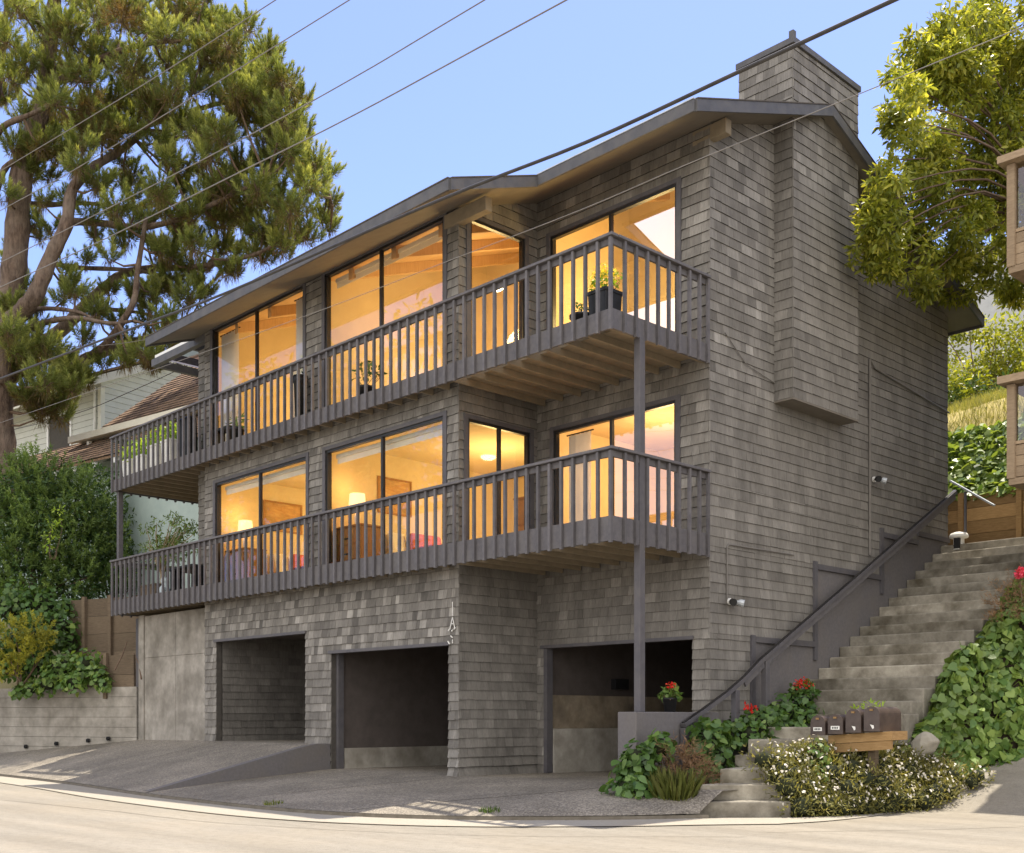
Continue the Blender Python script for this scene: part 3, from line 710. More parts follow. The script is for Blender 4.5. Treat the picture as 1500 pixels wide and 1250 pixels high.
drive('driveway', XR, 1.5, lambda x: (4.9 if x < -.1 else (-.4 if x < .4 else -1.3)), zlo)
w = MB(); n = 12
for i in range(n):
    y0 = -5.25+i*(5.25+YA-.035)/n; y1 = -5.25+(i+1)*(5.25+YA-.035)/n
    w.hexa([(XR-.17, y0, 0), (XR, y0, 0), (XR, y1, 0), (XR-.17, y1, 0), (XR-.17, y0, max(zup(XR-.2, y0), zlo(XR, y0))+.012), (XR, y0, max(zup(XR-.2, y0), zlo(XR, y0))+.012), (XR, y1, zup(XR-.2, y1)+.012), (XR-.17, y1, zup(XR-.2, y1)+.012)])
tag(w.build('ramp_wall', M['stucco'], None, loc=(XR, -3, .2)), 'low grey wedge wall between the two driveway levels', 'wall')
# driveway joints
for k, (a, b) in enumerate((((-3.4, -1.8), (-4.6, -5.3)), ((-.2, -1.95), (-1.9, -5.1)), ((-10.9, -1.8), (-11.6, -4.9)))):
    w = MB(); n = 14; zf = zlo if a[0] > XR else zup
    for i in range(n):
        p = [tuple(a[j]+(b[j]-a[j])*u for j in (0, 1)) for u in (i/n, (i+1)/n)]
        w.poly([(p[0][0]-.012, p[0][1], zf(*p[0])+.004), (p[0][0]+.012, p[0][1], zf(*p[0])+.004), (p[1][0]+.012, p[1][1], zf(*p[1])+.004), (p[1][0]-.012, p[1][1], zf(*p[1])+.004)])
    tag(w.build('driveway_joint', M['seam'], None), kind='structure')
# cracks in the road
for k, P in enumerate(([(-9, -7.4), (-5, -7.0), (-2, -6.75), (1, -5.6), (3.2, -3.6)], [(3.5, -6.5), (5.0, -4.4), (5.8, -3.2)], [(2.9, -3.0), (4.3, -1.2), (5.0, .6)])):
    w = MB(); Q = smooth([(x+random.uniform(-.1, .1), y+random.uniform(-.05, .05)) for x, y in P], 12)
    Q = [(x+random.uniform(-.012, .012), y+random.uniform(-.012, .012)) for x, y in Q]; B = offset(Q, .014)
    for i in range(len(Q)-1): w.poly([(*Q[i], zroad(*Q[i])+.005), (*B[i], zroad(*B[i])+.005), (*B[i+1], zroad(*B[i+1])+.005), (*Q[i+1], zroad(*Q[i+1])+.005)])
    tag(w.build('road_crack', M['seam'], None), kind='structure')
# hillside: rises behind the low walls on the left and behind the timber wall on the right
def hnoise(x, y): return .18*math.sin(x*1.3+y*.7)+.12*math.sin(x*2.9-y*2.1)
def zhill_left(x, y):
    t = max(0, y-(-1.6 if x > -15 else -1.6+(x+15)*.42)); return 1.75+.42*min(t, 9)+.18*max(0, t-9)+hnoise(x, y)*.6*min(1, t)
def zhill_right(x, y):
    t = y-8.3
    z = 5.35+(1.1*min(t, 2.4) if t > 0 else 0)+(.32*max(0, t-2.4))
    return z+hnoise(x, y)*.3*min(1, max(0, t))
sheet('hillside', fr_(-60, -30, 3)+fr_(-29, -14.8, .5)+[-12.5], fr_(-14, -4, 1)+fr_(-3.6, 12, .6)+fr_(14, 40, 4), lambda x, y: zhill_left(x, y) if y > (-.9 if x > -15 else -.9+(x+15)*.42) else -.3, M['earth'])
M['drygrass'] = surf('dry_grass_slope', (.34, .28, .09), (.48, .40, .16), 5, .95, .5)
sheet('hillside', fr_(-14, -1, 1)+fr_(-.5, 5, .5)+fr_(6, 30, 3), fr_(8.3, 14, .4)+fr_(16, 60, 4), zhill_right, M['drygrass'])
# ------------------------------------------------------------------ walls on the left
t = thing('concrete_wall', 'tall bare concrete wall under the left end of the lower balcony', 'wall', (-13.2, -1.7, .6))
w = MB(); g = .006
for x0, x1 in ((-14.52, -13.05), (-13.05, -11.70)):
    for z0, z1 in ((.3, 2.62), (2.62, 3.58)): w.box(x0+g, x1-g, -1.72, -1.45, z0+g, z1-g)
w.box(-14.5, -11.71, -1.705, -1.46, .3, 3.57); w.build('slab', M['conc'], t)
w = MB(); w.box(-14.78, -14.53, -1.75, -1.45, .3, 3.60); w.build('pilaster', M['conc'], t)
w = MB(); w.box(-14.98, -14.79, -1.72, -1.5, 1.9, 3.55); w.build('end_board', M['trim'], t)
t = thing('low_concrete_wall', 'long low board-formed concrete retaining wall holding back the ivy', 'wall', (-17, -2.6, .5))
PW = [(-14.82, -1.78), (-16.2, -2.3), (-17.6, -2.85), (-19.2, -3.5), (-22, -4.4), (-27, -5.8)]
w = MB(); nb = 8
for i in range(len(PW)-1):
    a, b = PW[i], PW[i+1]; dx, dy = b[0]-a[0], b[1]-a[1]; L = math.hypot(dx, dy); nx, ny = -dy/L*.25, dx/L*.25
    for k in range(nb):
        z0, z1 = .1+k*.235, .1+(k+1)*.235-.007; o = random.uniform(0, .006)
        q = [(a[0]-nx*o, a[1]-ny*o), (b[0]-nx*o, b[1]-ny*o), (b[0]-nx, b[1]-ny), (a[0]-nx, a[1]-ny)]
        w.hexa([(*p, z0) for p in q]+[(*p, z1) for p in q])
w.build('boards', M['conc'], t)
for px, py in ((52, 1088), (97, 1088), (143, 1087), (172, 1080)):
    x = -14.9-(205-px)*.0205; y = None
    for a, b in zip(PW, PW[1:]):
        if b[0] <= x <= a[0]: y = a[1]+(b[1]-a[1])*(x-a[0])/(b[0]-a[0])
    w = MB(); w.lathe([(.05, 0), (.05, .06), (.035, .06), (.035, .0), (0, 0)], (0, 0, 0), 10); z = zup(x, y-.1)+.12
    w.v = [(x+p[0], y-.02-p[2], z+p[1]) for p in w.v]; w.build('drain_pipe', M['black'], t)
def planks(name, label, A, B, z0, z1, n, posts, m='wood'):
    t = thing(name, label, 'fence', ((A[0]+B[0])/2, (A[1]+B[1])/2, z0)); dx, dy = B[0]-A[0], B[1]-A[1]; L = math.hypot(dx, dy); ux, uy = dx/L, dy/L; nx, ny = uy, -ux
    w = MB(); h = (z1-z0)/n
    for k in range(n):
        o = random.uniform(0, .012); q = [(0, .0+o), (L, .0+o), (L, -.05), (0, -.05)]
        w.hexa([(A[0]+ux*s+nx*d, A[1]+uy*s+ny*d, z0+k*h) for s, d in q]+[(A[0]+ux*s+nx*d, A[1]+uy*s+ny*d, z0+(k+1)*h-.008) for s, d in q], random.random())
    w.build('boards', M[m], t)
    for s in posts:
        w = MB(); q = [(s-.05, .10), (s+.05, .10), (s+.05, .015), (s-.05, .015)]
        w.hexa([(A[0]+ux*a+nx*d, A[1]+uy*a+ny*d, z0-.1) for a, d in q]+[(A[0]+ux*a+nx*d, A[1]+uy*a+ny*d, z1+.05) for a, d in q], .6); w.build('post', M[m], t)
a, b = at(100, 900, 28.2), at(215, 900, 27.0)
planks('plank_retaining_wall', 'weathered brown plank retaining wall with posts behind the ivy', a[:2], b[:2], 2.0, 4.18, 5, (.62, 1.5))
a, b = at(148, 960, 26.6), at(196, 960, 26.2)
planks('plank_retaining_wall', 'short lower plank wall beside the tall concrete wall', a[:2], b[:2], 1.8, 2.72, 2, (.2,))
t = None
for k, (p, q) in enumerate((((207, 1003-8), (196, 957)), ((168, 982), (186, 940)))):
    a, b = at(*p, 25.9), at(*q, 26.3); w = MB(); w.tube([a, tuple((a[i]+b[i])/2+.03 for i in range(3)), b], [.02, .018, .012], 6)
    tag(w.build('dead_branch', M['twig'], None, loc=a), ('pale dead stick leaning on the planks beside the tall concrete wall', 'thin dead stick further from the tall concrete wall')[k], 'branch')
# ------------------------------------------------------------------ stairs, handrail, planter wall
M['step'] = surf('worn_step_concrete', (.20, .18, .145), (.38, .35, .29), 5, .92, .5, 30, dirt=((.075, .062, .04), .95, 1.9), shade=(.7, 1.25))
t = thing('staircase', 'long worn concrete staircase climbing beside the house', 'stairs', (.7, 1, .5))
fl = [((1.22, -2.16), (2.14, -1.2), .20), ((1.16, -1.78), (1.93, -.95), .40), ((1.12, -1.30), (1.82, -.55), .58), ((.95, -.72), (1.62, -.05), .75), ((.74, -.10), (1.42, .52), .95), ((.40, .62), (1.42, 1.0), 1.12)]
bk = (.03, 1.4)
for i, (l, r, z) in enumerate(fl):
    w = MB(); nl, nr = (fl[i+1][0], fl[i+1][1]) if i+1 < len(fl) else ((.03, 1.75), (1.45, 1.75))
    ext = lambda p, q, k: (q[0]+(q[0]-p[0])*k, q[1]+(q[1]-p[1])*k)
    c = [l, r, ext(r, nr, .35), ext(l, nl, .35)]
    w.hexa([(*p, -.05) for p in c]+[(*p, z-.003*(i % 2)) for p in c], random.random()); w.build('step', M['step'], t, bevel=.018)
y, z = 1.62, 1.12; k = 0
while y < 7.6:
    z += .19; w = MB(); w.box(.016, 2.15+random.uniform(0, .04), y-random.uniform(0, .03), y+.52, z-.45, z, random.random()); w.build('step', M['step'], t, bevel=.02); y += .337
ZL = z
w = MB(); w.box(.016, 2.4, y+.14, 8.25, ZL-.3, ZL-.006); w.build('landing', M['step'], t)
t = thing('stair_handrail', 'dark slate handrail rising along the stairs and side wall', 'handrail', (.25, -.92, .4))
HR = [(.27, -.97, 1.15), (.27, -.55, 1.33), (.27, .05, 1.60), (.27, .5, 1.84), (.27, .9, 2.10), (.25, 4, 3.72), (.25, 7.45, 5.56)]
w = MB()
for a, b in zip(HR, HR[1:]): w.bar(a, b, .085, .055)
w.build('rail', M['trim'], t)
w = MB(); up = .035
for a, b in zip(HR, HR[1:]): w.bar((a[0], a[1], a[2]+up), (b[0], b[1], b[2]+up), .05, .014)
w.build('rail_cap', M['alu'], t)
w = MB()
for a, b in zip(HR[3:], HR[4:]): w.bar((a[0], a[1], a[2]-.09), (b[0], b[1], b[2]-.09), .03, .09)
w.build('lower_rail', M['rail'], t)
for y, z0, z1 in ((-.93, .30, 1.13), (.27, .8, 1.68), (1.05, 1.0, 2.13)):
    w = MB(); w.box(.225, .315, y-.05, y+.05, z0, z1-.02); w.build('post', M['trim'], t, bevel=.005)
for y in (3.0, 5.2, 7.2):
    z = 2.1+(y-.9)*.5242; w = MB(); w.tube([(.02, y, z-.16), (.18, y, z-.14), (.25, y, z-.04)], .015, 6); w.build('bracket', M['alu'], t)
t = thing('stair_top_rail', 'thin pale rail slanting out past the back corner of the house', 'handrail', (.5, 7.8, 5))
w = MB(); w.bar((.02, 7.75, 5.85), (1.0, 7.45, 5.2), .05, .03); w.build('rail', M['flash'], t); w = MB(); w.bar((.35, 7.68, 4.75), (.35, 7.68, 5.58), .04, .04); w.build('post', M['trim'], t)
w = MB(); w.box(-.128, .20, -1.9, -.034, .2, 1.333)
tag(w.build('planter_wall', M['stucco'], None, loc=(0, -1, .3), bevel=.012), 'grey stucco block wall carrying the tall balcony post', 'wall')
planks('timber_wall', 'golden timber retaining wall at the top of the stairs', (-.6, 8.28), (4.2, 8.28), 4.6, 5.62, 4, (.62, 1.75, 2.9), 'wood2')
t = thing('vent_hood', 'small white hooded vent with dark mouth at the top of the stairs', 'vent', (.3, 7.42, 4.6))
w = MB(); w.lathe([(.11, 0), (.11, .02), (.10, .03), (.10, .22), (.17, .23), (.18, .26), (.15, .31), (.08, .335), (0, .34)], (.34, 7.42, ZL-.1), 18); w.build('hood', M['white'], t, True)
w = MB(); w.box(.30, .41, 7.29, 7.345, ZL-.08, ZL+.115); w.build('mouth', M['black'], t)
# ------------------------------------------------------------------ mailboxes
M['mbox'] = surf('brown_mailbox_paint', (.05, .035, .03), (.075, .052, .044), 14, .42, .08, 40, spec=.5, dirt=((.12, .09, .07), .4, 6))
K_ = 1.1
t = thing('mailbox_stand', 'yellowish two-board timber shelf on a post under the mailboxes', 'stand', (2.3, .25, .2))
kx = lambda x, y, z: (9.98+(x-9.98)*1.1, -13.58+(y+13.58)*1.1, 1.25+(z-1.25)*1.1)
w = MB()
w.hexa([kx(*p) for p in [(2.62, -1.13, .93), (3.46, -1.13, .99), (3.46, -.75, .99), (2.62, -.75, .93), (2.62, -1.13, 1.035), (3.46, -1.13, 1.095), (3.46, -.75, 1.095), (2.62, -.75, 1.035)]], .7)
w.hexa([kx(*p) for p in [(2.64, -1.12, .82), (3.44, -1.12, .88), (3.44, -1.07, .88), (2.64, -1.07, .82), (2.64, -1.12, .925), (3.44, -1.12, .985), (3.44, -1.07, .985), (2.64, -1.07, .925)]], .5); w.build('shelf', M['wood2'], t)
w = MB(); w.box(2.40, 2.50, .24, .34, .0, .90); w.build('post', M['wood'], t)
MY_ = .038
for k, (x, z, h, lab) in enumerate(((1.785, 1.019, .264, 'brown mailbox with white address sticker at the end nearest the steps'), (2.049, 1.039, .258, 'brown mailbox with white address sticker between two neighbours'),
                                    (2.313, 1.061, .308, 'taller brown mailbox with a small white mark, third along the shelf'), (2.577, 1.080, .318, 'tallest brown mailbox, nearest the ivy bank, its long side showing'))):
    mbx = thing('mailbox', lab, 'mailbox', (x, MY_, z), 'mailboxes on the timber shelf'); wd = .105; s = h-wd
    prof = [(x-wd, z), (x+wd, z)]+[(x+wd*math.cos(a), z+s+wd*math.sin(a)) for a in [math.pi*i/12 for i in range(13)]]
    w = MB(); w.prism([(p[0], MY_, p[1]) for p in prof], (0, .57, 0)); w.build('body', M['mbox'], mbx)
    w = MB(); cx, cz = x, z+h*.5; w.prism([(cx+(p[0]-cx)*1.06, MY_-.025, cz+(p[1]-cz)*1.03) for p in prof], (0, .022, 0)); w.build('door', M['mbox'], mbx)
    w = MB(); w.box(x-.02, x+.02, MY_-.045, MY_-.026, z+h-.055, z+h-.03); w.build('latch', M['wood2'], mbx)
    w = MB()
    if k < 2: w.box(x-.065, x+.065, MY_-.0295, MY_-.0265, z+.055, z+.105)
    else: w.prism([(x-.02, MY_-.0295, z+.085), (x+.03, MY_-.0295, z+.075), (x+.035, MY_-.0295, z+.04), (x+.015, MY_-.0295, z+.025)], (0, .003, 0))
    w.build('sticker', M['white'], mbx)
    if k < 2:
        w = MB()
        for i in range(4): w.box(x-.045+i*.024, x-.03+i*.024, MY_-.0305, MY_-.0298, z+.067, z+.093)
        w.build('address_digits', M['black'], mbx)
# ------------------------------------------------------------------ power lines
WIRES = [([(1310, 0), (1083, 105), (860, 208), (640, 295), (334, 428), (200, 479), (0, 555)], .0115, 'thick dark power line crossing in front of the chimney and upper eaves', -8.5),
 ([(1290, 125), (1009, 240), (850, 308), (640, 389), (475, 453), (291, 519), (109, 582)], .0024, 'thinnest pale wire crossing the upper windows below the thick line', -8.5),
 ([(830, 0), (520, 168), (350, 253), (146, 354), (0, 421)], .0055, 'power line entering at the top of the open sky nearest the chimney', -8.5),
 ([(710, 0), (520, 113), (347, 208), (114, 328), (0, 385)], .005, 'power line running just above the pair that crosses mid sky', -8.5),
 ([(512, 0), (295, 135), (107, 250), (0, 309)], .005, 'power line crossing the pine crown from its upper edge', -8.5),
 ([(404, 0), (257, 95), (135, 170), (0, 251)], .005, 'uppermost power line across the pine crown', -8.5),
 ([(280, 533), (200, 570), (109, 607), (0, 634)], .010, 'dark cable sagging across the pale neighbour house gable', .5),
 ([(300, 470), (217, 497), (110, 508), (0, 500)], .008, 'grey wire from the eaves tip into the pine', 0)]
M['wire'] = surf('power_cable', (.03, .028, .028), (.06, .055, .05), 10, .5, 0); M['wire2'] = surf('old_aluminium_cable', (.16, .15, .135), (.23, .21, .185), 10, .4, 0)
for k, (L, r, lab, yy) in enumerate(WIRES):
    P = [onY(x, y, yy) for x, y in L]
    if k < 6:
        a, b = P[0], P[1]; P.insert(0, tuple(a[i]+(a[i]-b[i])*4 for i in range(3))); a, b = P[-1], P[-2]; P.append(tuple(a[i]+(a[i]-b[i])*2 for i in range(3)))
    w = MB(); w.tube(smooth(P, 5), r, 6); tag(w.build('power_line', M['wire'] if k in (0, 6) else M['wire2'], None, True, loc=P[1]), lab, 'power line', 'overhead lines')
# ------------------------------------------------------------------ neighbour houses
def lap(w, F, s0, s1, z0, z1, holes=(), top=None, c=.2):
    shingles(w, F, s0, s1, z0, z1, holes, top, course=c, wr=(2.5, 4.5), tone=.5, spread=.06)
M['lap'] = surf('pale_green_siding', (.50, .505, .46), (.57, .575, .53), 3, .8, .1, 30); M['laptrim'] = surf('cream_trim', (.58, .56, .48), (.66, .64, .56), 3, .7, .05)
M['teal'] = surf('pale_teal_stucco', (.38, .47, .45), (.45, .54, .51), 3, .9, .2, 60); M['shake'] = surf('brown_shake_roof', (.13, .08, .05), (.27, .175, .11), 7, .9, .6, 14, shade=(.55, 1.35))
M['dimglass'] = surf('dim_window', (.36, .42, .54), (.42, .48, .6), 1, .08, 0, spec=.8)
nb = thing('neighbour_house', 'pale green lap-sided house with gable behind the pine', 'house', at(148, 700, 37), None, R(9.2))
C0 = wloc(nb); cn, sn = math.cos(R(9.2)), math.sin(R(9.2))
def nbuild(w, name, m, parent, **k):
    o = w.build(name, m, parent, local=True, **k); return o
zc = 12.1-C0.z                                  # wall top at the corner
w = MB(); wx0, wx1, wz0, wz1 = -3.05, -1.75, 9.55-C0.z, 11.5-C0.z
lap(w, lambda s, z, d: (s, -d, z), -12, 0, -4, zc+.1, [(wx0, wx1, wz0, wz1)]); lap(w, lambda s, z, d: (d, s, z), 0, 9, -4, zc+4, (), (zc+.1, .47))
w.box(-12, -.002, .002, 9, -4, zc, .5, 1); w.prism([(-.003, .003, zc-1), (-.003, 9, zc-1), (-.003, 9, zc+.47*9)], (-11.9, 0, 0), .5, 1)
nbuild(w, 'wall', [M['lap'], M['felt']], nb)
w = MB(); w.box(-.12, .035, -.035, .12, -4, zc-.02); nbuild(w, 'corner_board', M['laptrim'], nb)
w = MB(); w.prism([(.75, -.8, zc-.28), (.75, 9.4, zc-.28+.47*10.2), (.75, 9.4, zc-.02+.47*10.2), (.75, -.8, zc-.02)], (-13.4, 0, 0)); rf = nbuild(w, 'roof', M['laptrim'], nb)
w = MB(); w.hexa([(-12.7, -.85, zc), (.78, -.85, zc), (.78, 9.4, zc+.47*10.25), (-12.7, 9.4, zc+.47*10.25), (-12.7, -.85, zc+.08), (.78, -.85, zc+.08), (.78, 9.4, zc+.08+.47*10.25), (-12.7, 9.4, zc+.08+.47*10.25)]); nbuild(w, 'roof_covering', M['shake'], rf)
w = MB(); F = lambda s, z, d: (s, -d, z)
w.mbox(F, wx0-.1, wx0, wz0-.1, wz1+.1, -.05, .05); w.mbox(F, wx1, wx1+.1, wz0-.1, wz1+.1, -.05, .05); w.mbox(F, wx0, wx1, wz1, wz1+.1, -.05, .05); w.mbox(F, wx0, wx1, wz0-.1, wz0, -.05, .05)
fr = nbuild(w, 'window', M['white'], nb); w = MB(); w.mbox(F, wx0, wx1, wz0, wz1, -.04, -.03); nbuild(w, 'pane', M['dimglass'], fr)
w = MB(); w.tube([(-.25, -.06, zc), (-.25, -.06, -3)], .05, 8); nbuild(w, 'downpipe', M['white'], nb)
# lower wing with shake roofs
zg = 9.75-C0.z
w = MB(); w.box(1.9, 9, -1.5, 3, -5, zg-.25); nbuild(w, 'wing_wall', M['teal'], nb)
w = MB(); w.prism([(2.9, -2.0, zg-.05), (2.9, 2.6, zg-.05+3.7), (2.9, 2.6, zg+3.77), (2.9, -2.0, zg+.02)], (7, 0, 0)); 
def shake_roof(w, x0, x1, y0, z0, run, rise):
    L = math.hypot(run, rise); c_, s_ = run/L, rise/L
    shingles(w, lambda s, z, d: (s, y0+z*c_-d*s_, z0+z*s_+d*c_), x0, x1, 0, L, course=.24, wr=(.15, .4), tone=.5, spread=.22)
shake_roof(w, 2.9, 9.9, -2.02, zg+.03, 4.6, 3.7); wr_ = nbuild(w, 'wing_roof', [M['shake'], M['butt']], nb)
w = MB(); w.box(1.55, 9.8, -2.14, -2.0, zg-.16, zg+.03); w.box(1.6, 9.8, -1.999, -1.3, zg-.1, zg-.02); nbuild(w, 'gutter', M['laptrim'], wr_)
w = MB(); w.box(2.25, 2.37, -1.95, -1.85, zg-1.6, zg-.17); nbuild(w, 'porch_post', M['white'], nb)
zl = 8.35-C0.z
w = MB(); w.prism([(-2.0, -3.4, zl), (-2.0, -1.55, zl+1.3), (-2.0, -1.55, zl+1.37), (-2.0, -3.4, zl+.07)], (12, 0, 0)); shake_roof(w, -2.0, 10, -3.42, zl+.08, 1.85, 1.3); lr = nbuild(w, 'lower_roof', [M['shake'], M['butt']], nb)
x = -1.8
while x < 8: w = MB(); w.prism([(x, -3.42, zl-.16), (x, -1.55, zl+1.1), (x, -1.55, zl+1.27), (x, -3.42, zl-.03)], (.1, 0, 0)); nbuild(w, 'rafter_tail', M['white'], lr); x += .95
w = MB(); w.box(-1.9, 9, -2.7, -1.52, -5, zl+.2); nbuild(w, 'lower_wall', M['teal'], nb)
# right neighbour: timber bays high above the ivy
M['bay'] = surf('sun_bleached_timber', (.26, .19, .125), (.38, .285, .19), 5, .8, .25, 25, (2, 2, 10), shade=(.75, 1.2))
t = thing('timber_bay_house', 'timber house with two stacked glazed bays above the ivy bank', 'house', (4, 5, 1))
BX, BY = 2.66, 4.08
w = MB(); w.box(BX+.9, 9, BY+1.5, 11, .5, 11); w.build('wall', M['bay'], t)
for z0, z1 in ((8.22, 9.92), (4.95, 6.52)):
    w = MB(); n = 3; 
    for k in range(n): w.box(BX+.03, BX+3.4, BY+.03, BY+.06, z0+.02+k*.165, z0+.02+(k+1)*.165-.008, random.random()); w.box(BX+.03, BX+.06, BY+.061, BY+1.2, z0+.02+k*.165, z0+.02+(k+1)*.165-.008, random.random())
    b = w.build('bay_panel', M['bay'], t)
    
    for px_ in (-.02, 1.2, 2.4): w = MB(); w.box(BX+px_, BX+px_+.12, BY-.02, BY+.10, z0, z1-.12, .4); w.build('bay_post', M['bay'], b)
    w = MB(); w.box(BX-.12, BX+3.6, BY-.14, BY+1.4, z1-.11, z1, .8); w.build('bay_roof', M['bay'], b)
    w = MB(); w.box(BX+.0, BX+3.4, BY+.0, BY+1.2, z0-.1, z0+.0, .3); w.box(BX+.05, BX+3.4, BY+.02, BY+.10, z0+.52, z0+.57, .8); w.build('bay_floor', M['bay'], b)
    w = MB(); w.poly([(BX+.1, BY+.05, z0+.58), (BX+3.4, BY+.05, z0+.58), (BX+3.4, BY+.05, z1-.12), (BX+.1, BY+.05, z1-.12)]); w.poly([(BX+.05, BY+.1, z0+.58), (BX+.05, BY+1.2, z0+.58), (BX+.05, BY+1.2, z1-.12), (BX+.05, BY+.1, z1-.12)]); w.build('bay_glass', M['glass'], b)
q = at(1440, 430, 44); t = thing('distant_house', 'pale grey house half hidden behind the hedge and tree up the hill', 'house', q)
w = MB(); w.box(q[0]-2.2, q[0]+4, q[1]-1, q[1]+4, q[2]-5, q[2]+1.0); w.build('wall', surf('pale_grey_siding', (.36, .38, .42), (.44, .46, .5), 4, .8, .1), t)
w = MB(); w.prism([(q[0]-2.6, q[1]-1.5, q[2]+1.0), (q[0]-2.6, q[1]+4.4, q[2]+1.0), (q[0]-2.6, q[1]+1.5, q[2]+2.4)], (7, 0, 0)); w.build('roof', M['roof'], t)
w = MB(); w.box(q[0]-1.6, q[0]-1.0, q[1]-1.03, q[1]-.99, q[2]-.9, q[2]+.6); w.build('window', M['dimglass'], t)
# ------------------------------------------------------------------ lights of day
CLD_FILL = 6.1
W = bpy.data.worlds.new('World'); S.world = W; W.use_nodes = True; nt = W.node_tree; bg = nt.nodes['Background']
EL, AZX, AZY = 72, -.30, .954
sk = nt.nodes.new('ShaderNodeTexSky'); sk.sky_type = 'NISHITA'; sk.sun_disc = False; sk.sun_elevation = R(EL); sk.sun_rotation = math.atan2(AZX, AZY)
sk.altitude = 600; sk.air_density = 1.0; sk.dust_density = .9; sk.ozone_density = 3.0
tint = mixc(nt, 'MULTIPLY', 1.0, sk.outputs[0], (.77, .705, .82))
# bright cloud bank added behind the camera, out of view, to fill the shaded front
tc = nd(nt, 'ShaderNodeTexCoord'); vm = nd(nt, 'ShaderNodeVectorMath', operation='DOT_PRODUCT'); nt.links.new(tc.outputs['Generated'], vm.inputs[0]); vm.inputs[1].default_value = (.60, -.80, .12)
nz = nd(nt, 'ShaderNodeTexNoise'); nz.inputs['Scale'].default_value = 2.6; nz.inputs['Detail'].default_value = 6; nt.links.new(tc.outputs['Generated'], nz.inputs['Vector'])
cm = ramp(nt, math_(nt, 'ADD', vm.outputs['Value'], math_(nt, 'MULTIPLY', math_(nt, 'SUBTRACT', nz.outputs['Fac'], .5), 1.1)), [(.12, (0, 0, 0)), (.5, (1, 1, 1))])
sky = mixc(nt, 'MIX', cm, tint, (CLD_FILL*1.0, CLD_FILL*.965, CLD_FILL*.93)); nt.links.new(sky, bg.inputs[0]); bg.inputs[1].default_value = .15
sl = bpy.data.lights.new('sun', 'SUN'); sl.energy = 3.6; sl.angle = R(.53); sl.color = (1, .91, .76); so = bpy.data.objects.new('sun', sl); COL.objects.link(so)
h = math.hypot(AZX, AZY); dv = Vector((AZX/h*math.cos(R(EL)), AZY/h*math.cos(R(EL)), math.sin(R(EL)))); so.rotation_euler = dv.to_track_quat('Z', 'Y').to_euler(); so.location = dv*40
S.view_settings.view_transform = 'Standard'; S.view_settings.look = 'None'; S.view_settings.exposure = 1.22; S.view_settings.gamma = 1
S.render.engine = 'CYCLES'; S.cycles.use_denoising = True; S.cycles.max_bounces = 8; S.cycles.diffuse_bounces = 4; S.cycles.transparent_max_bounces = 16
try: S.cycles.denoiser = 'OPENIMAGEDENOISE'
except Exception: pass
M['mulch'] = surf('dark_stems', (.012, .016, .008), (.03, .035, .015), 9, .95, .5)  # near-black core colour behind the leaves of each clump
# ------------------------------------------------------------------ plants
LM = dict(
 pine=leafmat('pine_needles', (.16, .10, .048), (.135, .185, .05), (.45, .48, .16), .47, .5),
 right=leafmat('yellow_green_leaves', (.09, .12, .02), (.25, .29, .045), (.50, .49, .10), .5, .4),
 ivy=leafmat('ivy_leaves', (.04, .085, .022), (.10, .19, .045), (.27, .37, .09), .38, .42, .5),
 shrub=leafmat('feathery_foliage', (.06, .10, .028), (.125, .20, .05), (.26, .35, .10), .35, .5),
 gold=leafmat('golden_foliage', (.14, .15, .02), (.30, .30, .04), (.46, .44, .08), .4, .5),
 lime=leafmat('lime_foliage', (.16, .26, .03), (.30, .45, .05), (.45, .58, .10), .45, .45),
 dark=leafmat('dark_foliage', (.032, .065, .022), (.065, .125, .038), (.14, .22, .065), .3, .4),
 hedge=leafmat('hedge_foliage', (.09, .12, .015), (.24, .28, .03), (.46, .46, .08), .45, .45),
 ground=leafmat('daisy_foliage', (.08, .085, .025), (.17, .17, .05), (.30, .27, .09), .35, .6),
 dry=leafmat('dry_twigs', (.12, .07, .04), (.22, .13, .07), (.34, .22, .13), .2, .8),
 red=leafmat('red_petals', (.55, .02, .015), (.75, .04, .03), (.85, .10, .06), .3, .5),
 pink=leafmat('pink_petals', (.7, .06, .12), (.8, .10, .18), (.85, .2, .28), .3, .5),
 petal=leafmat('pale_petals', (.55, .50, .44), (.72, .68, .62), (.8, .78, .74), .25, .6),
 yellow=leafmat('yellow_petals', (.7, .5, .03), (.8, .65, .06), (.85, .8, .3), .3, .5),
 grass=leafmat('grass_blades', (.10, .13, .03), (.22, .25, .06), (.38, .36, .13), .35, .6))
def unit(a): return a/(np.linalg.norm(a, axis=1, keepdims=True)+1e-9)
